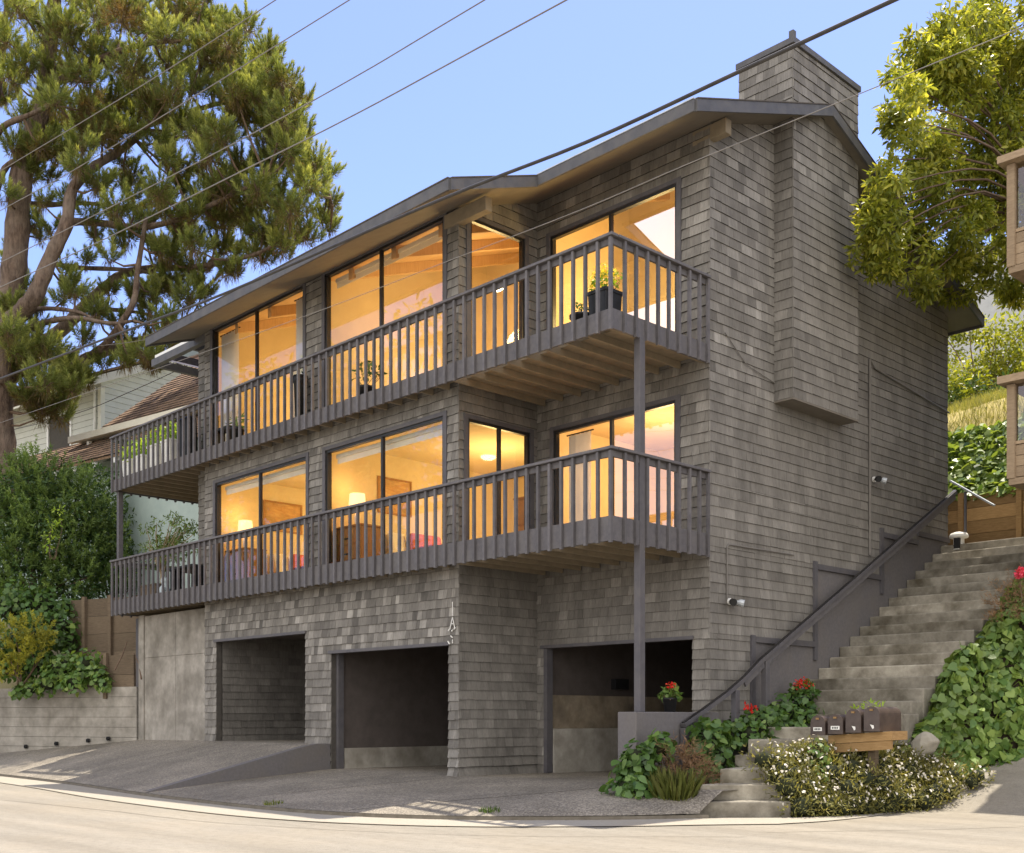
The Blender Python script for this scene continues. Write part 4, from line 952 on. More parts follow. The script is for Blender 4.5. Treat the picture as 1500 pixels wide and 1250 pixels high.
# --- the pine
PD = 33.0; px2m = PD/FPX
pine = thing('pine_tree', 'large old pine with spreading limbs and tufted crown beyond the left end of the house', 'tree', at(5, 720, PD))
def limb(w, pts, r0, r1, dd=0, n=9):
    P = [at(p[0], p[1], PD+dd+(p[2] if len(p) > 2 else 0)) for p in pts]; P = smooth(P, 4); k = len(P)
    w.tube(P, [(r0+(r1-r0)*i/(k-1))*px2m*(1+.08*math.sin(i*2.3)) for i in range(k)], n)
    return P
LIMBS = []
w = MB()
LIMBS += limb(w, [(4, 760), (2, 690), (-3, 600), (4, 500), (18, 420), (26, 330), (33, 243), (52, 190), (66, 132), (72, 70), (80, 0), (92, -90)], 24, 8, n=14)
w.build('trunk', M['bark'], pine, True)
for pts, r0, r1, dd in (
 ([(3, 560), (5, 490, -.5), (35, 454, -1), (54, 428, -1.2), (75, 375, -1.2), (97, 330, -1.2), (106, 278, -1), (140, 243, -.5), (175, 222, 0), (215, 190, .5)], 15, 4, -.3),
 ([(5, 560), (40, 530, .8), (58, 509, 1), (95, 479, 1), (122, 450, 1), (152, 422, 1), (180, 402, 1), (225, 393, 1), (277, 392, .5), (335, 384, 0)], 13, 3.5, .4),
 ([(0, 590), (50, 575, .3), (103, 540, .5), (130, 525, .5), (169, 509, .4), (217, 498, 0), (262, 490, -.3)], 12, 6, .6),
 ([(103, 540), (150, 509, -.6), (174, 479, -1), (196, 441, -1.2), (201, 400, -1.2), (209, 350, -1.2), (214, 320, -1)], 6, 3, .4),
 ([(15, 490), (60, 474, -.5), (109, 466, -.8), (163, 474, -.8), (195, 470, -.5)], 5, 2, -.4), ([(33, 458), (65, 452, -.4), (109, 456, -.5), (135, 466, -.5)], 4, 2, -.6),
 ([(122, 452), (190, 456, .6), (235, 466, .8)], 4, 1.5, .8), ([(30, 298), (75, 300, .6), (130, 298, 1), (200, 306, 1.4)], 5, 2, .4),
 ([(75, 385), (110, 392, .4), (194, 396, .6), (260, 408, .8)], 4.5, 2, .5), ([(100, 325), (140, 326, .3), (205, 333, .3), (265, 320, 0), (330, 290, -.4), (390, 260, -.8)], 6, 2.5, -.6),
 ([(33, 243), (75, 225, .6), (120, 200, 1), (190, 190, 1.5), (260, 170, 1.5), (330, 150, 1), (400, 150, .5)], 7, 2.5, .2), ([(66, 132), (120, 100, -.6), (190, 70, -1), (260, 60, -1.2), (330, 70, -1.2)], 6, 2, 0),
 ([(-30, 250), (0, 190, -.4), (45, 168, -.6), (80, 150, -.6)], 6, 2, -.6), ([(-20, 330), (0, 262), (14, 240), (30, 235)], 6, 3, -.3), ([(-6, 140), (3, 87, .3), (9, 20, .5), (20, -40, .6)], 7, 3, .6),
 ([(70, 80), (100, 20, .4), (150, -30, .6)], 5, 2, .3), ([(335, 384), (380, 370, -.3), (425, 345, -.6)], 3.5, 1.5, 0), ([(400, 150), (430, 185, -.3), (470, 245, -.6), (487, 300, -.8)], 3, 1.2, .3)):
    w = MB(); LIMBS += limb(w, pts, r0, r1, dd); w.build('limb', M['bark'], pine, True)
LA = np.array(LIMBS)
CL = [(20,20,25),(60,40,30),(100,60,35),(140,30,35),(180,20,32),(215,40,35),(255,20,30),(150,85,35),(195,100,35),(120,115,30),(80,150,25),(235,60,30),(245,95,28),(290,25,35),(318,40,26),(300,80,35),(335,66,26),(330,105,32),(352,44,16),(370,100,26),(392,80,18),(400,110,20),(290,120,30),(345,130,30),(385,140,28),(420,128,20),(435,155,18),(415,175,28),(380,170,30),(444,195,18),(395,205,33),(350,160,28),(200,140,30),(225,160,25),(200,175,30),(160,160,33),(130,160,28),(175,200,25),(150,195,24),(118,180,20),(250,140,26),(260,185,30),(300,200,28),(230,210,26),(335,190,30),(60,215,20),(85,228,22),(20,120,20),(8,145,20),(55,190,15),(425,225,28),(462,240,22),(478,258,13),(483,300,12),(472,322,18),(450,272,28),(400,245,33),(350,250,28),(310,265,28),(330,285,28),(370,280,33),(400,300,33),(350,320,32),(385,340,32),(425,312,28),(448,345,22),(415,358,22),(320,330,26),(300,300,24),(258,245,22),(232,285,20),(265,340,18),(200,300,14),(325,368,22),(370,372,22),(285,365,18),(230,370,16),
 (62,300,10),(100,298,14),(75,340,12),(140,350,12),(110,430,17),(92,442,14),(140,460,16),(172,472,13),(200,430,16),(230,432,16),(255,422,20),(290,400,18),(215,478,14),(240,503,24),(212,520,18),(268,510,16),(188,505,13),(20,510,28),(55,520,30),(85,530,25),(100,550,20),(30,545,25),(65,565,24),(95,590,18),(75,600,20),(60,612,16),(42,582,18),(108,573,14),(12,488,18),(125,385,10),(160,380,11),(190,350,12),(240,395,14),(10,60,20),(30,170,14),(270,280,16),(180,240,14),(300,235,22),(20,-20,30),(110,-20,30),(200,-20,30),(290,-18,26)]
P_, D_, N_, L_, W_, S_ = [], [], [], [], [], []
w = MB()
CL += [(20,455,16),(50,480,14),(15,380,14),(60,350,10),(95,400,10),(40,420,12),(120,500,13),(150,535,13),(190,530,16),(225,535,16),(262,528,14),(130,560,12),(40,260,18),(110,250,20),(150,270,20),(190,265,20),(120,215,22),(90,180,22),(170,310,18),(210,330,16),(130,320,14),(240,310,18),(280,320,18),(50,330,10),(160,430,12),(60,450,10),(300,420,15),(330,400,15),(180,360,14),(250,370,16),(220,455,12),(280,440,15),(310,470,10),(245,470,14),(70,260,14),(20,220,16),(40,100,22),(85,110,22),(10,290,14)]
CL += [(a+random.uniform(-14, 14), b+random.uniform(-14, 14), r*.85) for a, b, r in CL if r >= 15]
for (cx, cy, cr) in CL:
    dz = random.uniform(-2.2, 2.2) if cr > 16 else random.uniform(-1, 1)
    c = np.array(at(cx, cy, PD+dz)); r = cr*px2m
    j = np.argmin(((LA-c)**2).sum(1)+.6*np.maximum(0, LA[:, 2]-c[2])**2); a = LA[j]
    mid = (a+c)/2+np.array([0, 0, -.12]); w.tube([tuple(a), tuple(mid), tuple(c)], [.045, .032, .014], 5)
    ns = max(7, int(cr*1.25)); tone = random.gauss(.5, .13)
    for s in range(ns):
        v = rdir(1)[0]; v[2] = v[2]*.8; base = c+v*r*random.uniform(.25, 1.0)
        d = np.array([v[0]*.7, v[1]*.7, .75+.35*random.random()]); d /= np.linalg.norm(d)
        ln_ = random.uniform(.30, .52); nn = 95
        if s % 3 == 0: w.tube([tuple(c-np.array([0, 0, .1])), tuple(base)], [.014, .007], 4, False)
        u = rng.uniform(0, 1, nn)**.8; th = rng.uniform(0, 2*math.pi, nn)
        a1 = np.cross(d, [1, 0, .2]); a1 /= np.linalg.norm(a1); a2 = np.cross(d, a1)
        out = a1[None]*np.cos(th)[:, None]+a2[None]*np.sin(th)[:, None]
        P_.append(base+d*(u*ln_)[:, None]); D_.append(unit(out*(1.0-.55*u)[:, None]+d[None]*(.35+.9*u)[:, None])); N_.append(rdir(nn))
        L_.append(rng.uniform(.14, .23, nn)*(1.05-.35*u)); W_.append(np.full(nn, .017))
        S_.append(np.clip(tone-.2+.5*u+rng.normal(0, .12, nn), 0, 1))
    # older brown needles hang inside the tuft
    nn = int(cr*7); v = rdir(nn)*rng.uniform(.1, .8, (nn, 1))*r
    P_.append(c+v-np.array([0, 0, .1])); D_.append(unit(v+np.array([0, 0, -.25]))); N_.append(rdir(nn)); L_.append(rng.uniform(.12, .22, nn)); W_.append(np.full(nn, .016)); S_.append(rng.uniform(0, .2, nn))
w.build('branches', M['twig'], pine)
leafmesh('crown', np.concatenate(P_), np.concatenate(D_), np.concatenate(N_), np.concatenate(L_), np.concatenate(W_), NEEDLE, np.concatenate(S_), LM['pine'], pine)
# --- generic leafy masses
def clumps(name, parent, C, m, dens, L, W, shape=OVAL, droop=.3, tone=.5, spread=.18, up=.5, core=True):
    """leaves through the volume of several round clumps: C = [(x, y, z, r)]"""
    P, D, N, S_ = [], [], [], []
    for (x, y, z, r) in C:
        n = int(dens*r*r); v = rdir(n); q = rng.uniform(.35, 1.0, (n, 1))**.6
        v[:, 2] *= .85; wob = 1+.28*np.sin(v[:, :1]*5+x*3)*np.cos(v[:, 1:2]*4+z*2)
        p = np.array([x, y, z])+v*q*r*wob
        d = unit(v*.7+rdir(n)*.8+np.array([0, 0, -droop])); nn = unit(v*.5+rdir(n)*.6+np.array([0, 0, up]))
        P.append(p); D.append(d); N.append(nn); S_.append(np.clip(rng.normal(tone+random.gauss(0, .08), spread, n), 0, 1))
    P = np.concatenate(P); n = len(P)
    return leafmesh(name, P, np.concatenate(D), np.concatenate(N), L*rng.uniform(.6, 1.25, n), W*rng.uniform(.7, 1.2, n), shape, np.concatenate(S_), m, parent)
def stems(name, parent, base, C, r=.03, m='twig', every=1):
    w = MB()
    for k, (x, y, z, q) in enumerate(C):
        if k % every: continue
        b = Vector(base)+Vector((random.uniform(-.1, .1), random.uniform(-.1, .1), 0)); c = Vector((x, y, z)); mid = (b+c)/2+Vector((random.uniform(-.15, .15), random.uniform(-.15, .15), .12*(c-b).length))
        w.tube(smooth([tuple(b), tuple(mid), tuple(c)], 4), [r*(1-.1*i) for i in range(9)], 6)
    return w.build(name, M[m], parent, True)
# --- tree on the right
RT = [(1480,20,50),(1430,40,45),(1380,72,42),(1345,108,38),(1325,150,32),(1332,190,28),(1390,130,50),(1440,110,50),(1490,100,50),(1362,212,35),(1410,190,50),(1460,190,50),(1302,272,28),(1285,300,26),(1270,330,22),(1262,372,18),(1300,340,33),(1340,290,42),(1390,260,50),(1440,270,50),(1490,260,45),(1330,372,38),(1288,388,20),(1380,350,45),(1430,350,45),(1480,340,40),(1350,415,26),(1400,408,32),(1440,412,24),(1480,400,30),(1342,72,22),(1312,112,15),(1420,12,30),(1395,30,26),(1370,100,40),(1310,175,22),(1345,250,34),(1300,235,14),(1520,180,55),(1520,330,45),(1530,60,60),(1560,120,70),(1560,250,70),(1500,420,28)]
tb = at(1575, 760, 21.2)
rt = thing('leafy_tree', 'broad yellow-green leafy tree overhanging the back corner of the house', 'tree', tb)
C = []
for (a, b, r) in RT:
    d = random.uniform(17.6, 18.8) if a < 1335 else (random.uniform(19.2, 20.3) if a < 1400 else random.uniform(19.8, 21.6)); p = at(a, b, d); C.append((*p, r*d/FPX*1.08))
fork = at(1555, 345, 21.6)
w = MB(); w.tube(smooth([tb, at(1568, 560, 21.4), at(1560, 430, 21.6), fork], 4), [.26-.008*i for i in range(13)], 12); w.build('trunk', M['bark'], rt, True)
stems('branches', rt, fork, C, .034)
sub = []
for (x, y, z, r) in C:                            # leaf sprays round each branch end
    for k in range(11):
        v = rdir(1)[0]; sub.append((x+v[0]*r*.85, y+v[1]*r*.85, z+v[2]*r*.75, r*random.uniform(.3, .5)))
clumps('crown', rt, sub, LM['right'], 2300, .145, .052, OVAL, .35, .5, .22)
# --- shrubs on the left
def shoots(name, parent, C, m, ns, ln, nl, L, W, tone=.5, flop=.35):
    """upright feathery shoots growing out of round clumps"""
    P, D, N, S_ = [], [], [], []
    for (x, y, z, r) in C:
        for s in range(int(ns*r*r)):
            v = rdir(1)[0]; base = np.array([x, y, z])+v*np.array([r, r, r*.9])*random.uniform(.5, 1)
            d = np.array([v[0]*flop*2, v[1]*flop*2, .7+.4*v[2]])+np.random.default_rng(len(P)).normal(size=3)*.18; d /= np.linalg.norm(d); l = ln*random.uniform(.6, 1.2)
            u = rng.uniform(0, 1, nl); out = rdir(nl); P.append(base+d*(u*l)[:, None]); D.append(unit(out*.75+d*.75)); N.append(rdir(nl)); S_.append(np.clip(tone-.2+.4*u+rng.normal(0, .1, nl)+random.gauss(0, .06), 0, 1))
    P = np.concatenate(P); n = len(P)
    return leafmesh(name, P, np.concatenate(D), np.concatenate(N), L*rng.uniform(.6, 1.2, n), W*np.ones(n), LANCE, np.concatenate(S_), m, parent)
def pxC(L): return [(*at(a, b, d), r*d/FPX) for a, b, r, d in L]
big = thing('feathery_shrub', 'big dark green feathery shrub left of the balconies', 'shrub', at(70, 880, 29.5))
CB = pxC([(20,720,45,29.5),(60,700,40,29.5),(40,760,50,29.3),(90,740,45,29.6),(20,800,45,29),(70,800,50,29.4),(120,720,30,29.8),(130,760,36,29.8),(120,810,40,29.6),(150,790,30,30),(40,850,45,29),(100,850,45,29.3),(150,840,35,29.8),(40,690,22,29.6),(-20,760,50,29.4),(-20,840,50,29.2)])
stems('stems', big, at(60, 900, 29.5), CB, .05); shoots('foliage', big, CB, LM['shrub'], 150, .45, 40, .11, .026, .5)
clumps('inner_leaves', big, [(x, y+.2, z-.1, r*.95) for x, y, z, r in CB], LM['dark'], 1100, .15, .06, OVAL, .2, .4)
b2 = thing('leafy_shrub', 'looser dark shrub between the feathery shrub and the balcony', 'shrub', at(165, 880, 31))
CB = pxC([(140,700,25,31),(160,735,25,31),(150,780,32,31),(165,820,30,31),(130,850,30,30.5),(185,760,22,31.5),(190,810,28,31.5),(205,850,30,31.5),(250,860,28,31.5),(170,700,12,31)])
stems('stems', b2, at(165, 900, 31), CB, .035); clumps('foliage', b2, CB, LM['dark'], 1300, .16, .06, OVAL, .25, .5); shoots('young_shoots', b2, CB[:5], LM['shrub'], 90, .3, 22, .1, .024, .45)
lt = thing('pale_sprig', 'bright pale sprig catching sun in front of the dark shrub', 'shrub', at(80, 800, 28)); CB = pxC([(78,765,9,28),(84,748,8,28),(74,785,10,28),(70,800,8,28)])
stems('stems', lt, at(78, 820, 28.2), CB, .012); clumps('foliage', lt, CB, LM['lime'], 900, .13, .05, OVAL, .2, .6)
def ivy(name, label, cat, C, base, tone=.5, L=.15, dens=520, extra=None, m='ivy', soil=True):
    t = thing(name, label, cat, base)
    if soil:
        w = MB()
        for (x, y, z, r) in C:
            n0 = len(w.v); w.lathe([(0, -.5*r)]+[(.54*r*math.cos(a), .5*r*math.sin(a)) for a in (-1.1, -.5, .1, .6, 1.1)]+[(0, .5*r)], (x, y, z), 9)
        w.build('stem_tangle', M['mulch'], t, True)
    P, D, N, S_ = [], [], [], []
    for (x, y, z, r) in C:
        n = int(dens*r*r); v = rdir(n); v = v[v[:, 2] > -.75]; n = len(v); wob = 1+.22*np.sin(v[:, :1]*4+x*2)*np.cos(v[:, 2:3]*5+y)
        p = np.array([x, y, z])+v*r*rng.uniform(.55, 1.06, (n, 1))*wob
        P.append(p); N.append(unit(v+np.array([0, -.1, .45])+rdir(n)*.5)); D.append(unit(np.array([0, 0, -.8])+rdir(n)*.7+v*.4)); S_.append(np.clip(rng.normal(tone, .17, n), 0, 1))
    P = np.concatenate(P); n = len(P)
    leafmesh('leaves', P, np.concatenate(D), np.concatenate(N), L*rng.uniform(.55, 1.25, n), L*.95*rng.uniform(.7, 1.2, n), HEART, np.concatenate(S_), LM[m], t)
    return t
ivy('ivy_bush', 'mass of dark ivy spilling over the plank wall', 'ivy', pxC([(20,890,40,28),(60,890,35,28),(85,920,30,27.8),(60,930,35,27.6),(95,890,20,28.2),(30,940,35,27.5),(10,975,35,27.3),(60,970,30,27.3),(100,940,16,27.8)]), at(50, 1000, 27.6), .42, .125, 1100)
ivy('ivy_bush', 'rounded ivy clump trailing over the low concrete wall near the tall wall', 'ivy', pxC([(90,980,28,26.8),(125,975,26,26.6),(145,990,20,26.4),(70,1000,22,26.7),(110,1000,20,26.4),(150,1003,12,26.2),(48,1008,16,26.9),(28,1014,14,27.0)]), at(110, 1010, 26.7), .58, .12, 1200)
g = thing('golden_shrub', 'golden yellow feathery shrub on the low concrete wall', 'shrub', at(30, 1000, 27)); CB = pxC([(20,930,26,26.9),(50,925,24,26.8),(15,960,28,26.8),(45,955,24,26.7),(5,985,22,26.7),(60,945,16,26.8)])
stems('stems', g, at(30, 1005, 27), CB, .025); shoots('foliage', g, CB, LM['gold'], 300, .26, 34, .075, .02, .5, .5)
# --- shrub in a pot, statue, planters and chairs on the balconies
def pot(name, label, cat, x, y, z, r, h, m, plantC, lm, dens, L, W, shape=OVAL, tone=.5, group=None, square=False, flowers=None):
    t = thing(name, label, cat, (x, y, z), group); w = MB()
    if square:
        k = r*.86; w.hexa([(x-k, y-k, z), (x+k, y-k, z), (x+k, y+k, z), (x-k, y+k, z), (x-r, y-r, z+h), (x+r, y-r, z+h), (x+r, y+r, z+h), (x-r, y+r, z+h)])
        w.box(x-r-.01, x+r+.01, y-r-.01, y+r+.01, z+h-.05, z+h-.001); w.build('planter', m, t, bevel=.006)
    else:
        w.lathe([(0, 0), (r*.72, 0), (r*.95, h*.85), (r*1.05, h*.86), (r*1.05, h), (r*.9, h), (r*.85, h*.88), (0, h*.88)], (x, y, z), 20); w.build('planter', m, t, True)
    CC = [(x+a*r, y+b*r, z+h+c*r, q*r) for a, b, c, q in plantC]
    stems('stems', t, (x, y, z+h*.85), CC, .008); clumps('leaves', t, CC, LM[lm], dens, L, W, shape, .1, tone)
    if flowers:
        fm, F = flowers; FC = [(x+a*r, y+b*r, z+h+c*r, q*r) for a, b, c, q in F]
        for c_ in FC: clumps('flower_head', t, [c_], LM[fm], 9000, .035, .035, OVAL, 0, .5)
    return t
ZD, ZL2 = 6.621, 3.781
for k, (x, y, lab) in enumerate(((-14.75, -1.86, 'white planter of lime foliage at the outer end of the upper balcony row'), (-14.15, -1.86, 'white planter of lime foliage second from the outer end of the upper balcony'), (-13.5, -1.86, 'white planter of lime foliage beside the tallest one on the upper balcony'), (-12.85, -1.86, 'white planter with tallest lime foliage, nearest the black cart'))):
    pot('planter', lab, 'planter', x, y, ZD, .21, .52+(.12 if k > 1 else 0), M['white'], [(-.6, 0, .7, 1.0), (.6, 0, .8, 1.0), (0, .2, 1.4, 1.1), (0, -.3, .6, 1.0)], 'lime', 2000, .10, .05, OVAL, .5, 'white planters on the upper balcony', True)
t = thing('barbecue_cart', 'black covered cart on the upper balcony beside the white planters', 'cart', (-12.1, -1.9, ZD)); w = MB(); w.hexa([(-12.4, -2.05, ZD+.06), (-11.9, -2.05, ZD+.06), (-11.9, -1.78, ZD+.06), (-12.4, -1.78, ZD+.06), (-12.38, -2.03, ZD+1.0), (-11.93, -2.03, ZD+1.0), (-11.93, -1.8, ZD+1.0), (-12.38, -1.8, ZD+1.0)]); w.build('cover', M['black'], t, bevel=.04)
for x in (-12.3, -12.0): w = MB(); w.tube([(x, -1.98, ZD+.05), (x, -1.86, ZD+.05)], .05, 10); w.build('wheel', M['black'], t)
def chair(x, y, z, label, rz=0):
    t = thing('deck_chair', label, 'chair', (x, y, z)); w = MB(); w.box(x-.24, x+.24, y-.02, y+.42, z+.42, z+.46); w.build('seat', M['black'], t)
    w = MB(); 
    for k in range(5): w.box(x-.22+k*.095, x-.16+k*.095, y+.40, y+.43, z+.461, z+.92)
    w.box(x-.24, x+.24, y+.395, y+.435, z+.921, z+.98); w.build('backrest', M['black'], t)
    for a in (-.22, .19):
        for b in (0, .37): w = MB(); w.box(x+a, x+a+.035, y+b, y+b+.035, z, z+.419); w.build('leg', M['black'], t)
    for a in (-.27, .23): w = MB(); w.box(x+a, x+a+.04, y-.02, y+.40, z+.62, z+.65); w.box(x+a, x+a+.035, y-.02, y+.015, z, z+.619); w.build('arm', M['black'], t)
P5 = [(-.4, 0, .5, .8), (.4, 0, .6, .8), (0, 0, 1.2, .8)]
pot('potted_plant', 'dark potted green plant in front of the curtained upper window', 'plant', -10.0, -1.97, ZD, .14, .38, M['black'], P5, 'ivy', 1500, .13, .05, OVAL, .55)
t = thing('balcony_bench', 'low black bench on the upper balcony below the curtained window', 'bench', (-10.3, -1.95, ZD)); w = MB(); w.box(-10.75, -10.2, -2.06, -1.84, ZD+.42, ZD+.47); w.build('seat', M['black'], t)
for x in (-10.72, -10.26): w = MB(); w.box(x, x+.04, -2.05, -1.85, ZD, ZD+.419); w.build('leg', M['black'], t)
pot('bin', 'dark tall pot standing by the pier between the upper windows', 'pot', -7.75, -1.97, ZD, .13, .92, M['black'], [(0, 0, .1, .5)], 'dark', 800, .06, .03)
b = pot('bonsai', 'dark bonsai-like plant spreading in front of the large upper window', 'plant', -5.75, -1.97, ZD, .14, .30, M['black'], [(-.9, 0, 1.8, .9), (.2, 0, 2.4, 1.0), (1.6, 0, 1.7, .9), (2.4, -.1, 1.3, .7), (-1.8, 0, 1.3, .6), (-.2, 0, 3.3, .7)], 'dark', 900, .11, .045)
pot('flower_pot', 'dark square pot of yellow flowers in the corner of the upper balcony', 'flowers', -.33, -1.93, ZD, .17, .46, M['black'], [(-.3, 0, .7, 1.1), (.5, 0, .8, 1.1)], 'lime', 1800, .08, .045, OVAL, .35, None, True, ('yellow', [(-.7, -.1, 1.2, .6), (.0, -.1, 1.7, .65), (.8, 0, 1.3, .55), (-1.1, 0, .6, .4)]))
t = pot('bowl_planter', 'low dark bowl of foliage beside the yellow flower pot', 'plant', -.74, -1.95, ZD, .17, .24, M['black'], [(0, 0, .4, .8), (.5, 0, .5, .5)], 'dark', 1600, .07, .04, OVAL, .6)
# lower balcony, left end
t = thing('potted_shrub', 'sprawling half-bare shrub in a grey pot on the lower balcony', 'shrub', (-14.3, -1.4, ZL2)); x, y, z = -14.3, -1.4, ZL2
w = MB(); w.lathe([(0, 0), (.2, 0), (.27, .36), (.29, .37), (.29, .42), (.24, .42), (0, .38)], (x, y, z), 18); w.build('pot', M['pipe'], t, True)
w = MB(); TIP = []
for k in range(46):
    a = random.uniform(0, 6.28); rr = random.uniform(.3, 1.25); tip = (x+.35+rr*math.cos(a), y+.3*rr*math.sin(a), z+random.uniform(1.15, 2.1)-.2*rr); mid = (x+.25*rr*math.cos(a), y+.1*math.sin(a), z+.95+random.uniform(0, .3)); TIP.append((*tip, .16))
    w.tube(smooth([(x+random.uniform(-.05, .05), y, z+.38), (x+random.uniform(-.08, .08), y, z+.75), mid, tip], 3), [.022-.0017*i for i in range(10)], 5)
w.build('stems', M['twigpale'] if 'twigpale' in M else M['twig'], t); clumps('leaves', t, TIP[:40], LM['shrub'], 1500, .10, .035, OVAL, .4, .5)
t = thing('garden_statue', 'small pale blue statuette on the lower balcony', 'statue', (-13.15, -1.93, ZL2)); M['pale_blue'] = surf('pale_blue_glaze', (.5, .58, .62), (.62, .69, .72), 9, .4, .1)
w = MB(); w.lathe([(0, 0), (.13, 0), (.15, .08), (.12, .2), (.14, .3), (.08, .37), (.075, .4), (.1, .46), (.08, .53), (0, .56)], (-13.15, -1.93, ZL2), 16, sq=.8); w.build('figure', M['pale_blue'], t, True)
w = MB(); w.lathe([(0, 0), (.03, .02), (.035, .09), (0, .12)], (-13.04, -2.0, ZL2+.22), 10); w.lathe([(0, 0), (.03, .02), (.035, .09), (0, .12)], (-13.26, -2.0, ZL2+.22), 10); w.build('arms', M['pale_blue'], t, True)
t = thing('planter_box', 'long grey planter box on the lower balcony beside the statuette', 'planter', (-13.7, -1.9, ZL2)); w = MB(); w.box(-14.1, -13.38, -2.03, -1.75, ZL2+.002, ZL2+.40); w.build('box', M['wood'], t, bevel=.01)
w = MB(); w.box(-14.12, -13.36, -2.045, -1.735, ZL2+.402, ZL2+.43); w.build('rim', M['wood'], t)
t = thing('patio_table', 'dark low table at the shaded end of the lower balcony', 'table', (-12.6, -1.2, ZL2)); w = MB(); w.box(-13.0, -11.9, -1.95, -1.6, ZL2+.68, ZL2+.72); w.build('tabletop', M['black'], t)
for a in (-12.95, -11.95): w = MB(); w.box(a, a+.05, -1.9, -1.65, ZL2, ZL2+.679); w.build('leg', M['black'], t)
# --- geraniums and ground plants by the stairs
PG = [(-.6, 0, .5, .9), (.6, 0, .5, .9), (0, .3, .9, .9), (0, -.5, .4, .8), (-1.0, -.2, .3, .6), (1.0, .2, .3, .6)]
pot('geranium_pot', 'red geranium in a black pot on top of the stucco planter wall', 'flowers', .06, -1.0, 1.335, .105, .20, M['black'], PG, 'ivy', 2200, .07, .065, HEART, .6, None, False, ('red', [(.2, -.2, 1.6, .5), (.6, 0, 1.5, .4), (-.1, 0, 1.7, .35)]))
pot('geranium_pot', 'red geranium in a dark pot standing beside the stair flight foot', 'flowers', .42, 1.85, 1.31, .15, .26, M['black'], PG, 'ivy', 2200, .08, .07, HEART, .45, None, False, ('red', [(-.3, -.2, 1.4, .5), (.2, -.2, 1.7, .45), (.7, 0, 1.2, .4), (-.7, 0, 1.1, .4)]))
def worldC(L): return [tuple(p) for p in L]
def mass(name, label, cat, C, base, lm='ivy', L=.11, dens=800, tone=.45, flowers=None, soil=True):
    t = ivy(name, label, cat, C, base, tone, L, dens, None, lm, soil)
    if flowers:
        
        fm, n, F = flowers
        for c_ in F: clumps('flower_head', t, [c_], LM[fm], n, .05, .05, OVAL, 0, .5)
    return t
mass('geranium_bush', 'low geranium bush with one red bloom between the handrail posts', 'plant', [(.45, .55, 1.1, .30), (.40, .95, 1.15, .28), (.5, .25, 1.0, .26), (.55, .9, 1.0, .28), (.30, .3, 1.15, .2)], (.45, .6, .9), 'ivy', .085, 1900, .45, ('red', 5000, [(.48, .28, 1.42, .07), (.53, .36, 1.38, .06)]))
mass('leafy_bush', 'dark leafy bush at the foot of the upper flight behind the handrail', 'plant', [(.35, 1.35, 1.25, .34), (.55, 1.6, 1.25, .30), (.28, 1.05, 1.2, .28), (.75, 1.35, 1.05, .26)], (.5, 1.4, 1.0), 'ivy', .10, 1700, .38)
mass('ivy_bush', 'big-leaved ivy growing against the stucco planter wall', 'ivy', [(.32, -2.1, .55, .30), (.42, -2.1, .72, .26), (.52, -1.85, .88, .24), (.36, -2.3, .32, .28), (.62, -2.25, .3, .3), (.30, -1.9, .35, .28)], (.45, -2.1, .15), 'ivy', .12, 1500, .42)
mass('ivy_bush', 'big-leaved ivy between the handrail post and the lowest steps', 'ivy', [(.62, -.95, .92, .28), (.52, -.65, 1.02, .27), (.70, -.8, .68, .28), (.5, -.3, 1.0, .24), (.80, -1.2, .45, .22)], (.7, -.8, .3), 'ivy', .115, 1500, .42)
def twiggy(name, label, cat, C, base, ns):
    t = thing(name, label, cat, base); shoots('twigs', t, C, LM['dry'], ns, .22, 16, .09, .008, .5, .6); clumps('dead_leaves', t, C, LM['dry'], 900, .05, .03, OVAL, .3, .3); return t
twiggy('dry_bush', 'dry brown twiggy growth between the two ivy bushes', 'plant', [(.70, -1.65, .72, .24), (.82, -1.55, .48, .28), (.95, -1.5, .3, .25), (.62, -1.45, .55, .25)], (.75, -1.6, .2), 700)
def tuft(name, label, x, y, z, n, h, r, lm='grass', tone=.5):
    t = thing(name, label, 'grass', (x, y, z)); a = rng.uniform(0, 6.28, n); q = rng.uniform(0, 1, n)**.5*r
    P = np.stack([x+q*np.cos(a)*.6, y+q*np.sin(a)*.6, np.full(n, z)], 1); D = unit(np.stack([np.cos(a)*.35*q/r, np.sin(a)*.35*q/r, np.ones(n)], 1)+rng.normal(0, .12, (n, 3)))
    leafmesh('blades', P, D, rdir(n), h*rng.uniform(.5, 1.1, n), .012*np.ones(n), [(0, .5, 0), (0, -.5, 0), (.6, -.35, 0), (1, 0, -.12), (.6, .35, 0)], np.clip(rng.normal(tone, .2, n), 0, 1), LM[lm], t)
    return t
tuft('grass_tuft', 'tall yellowish grass tuft in front of the handrail foot', 1.02, -2.1, .06, 420, .55, .26)
tuft('grass_tuft', 'tiny green weed growing at the kerb below the middle carport', -.3, -4.1, .07, 90, .10, .22, 'shrub', .4)
tuft('grass_tuft', 'tiny dry weed at the kerb near the widest carport opening', -3.4, -5.25, .06, 70, .08, .2, 'grass', .3)
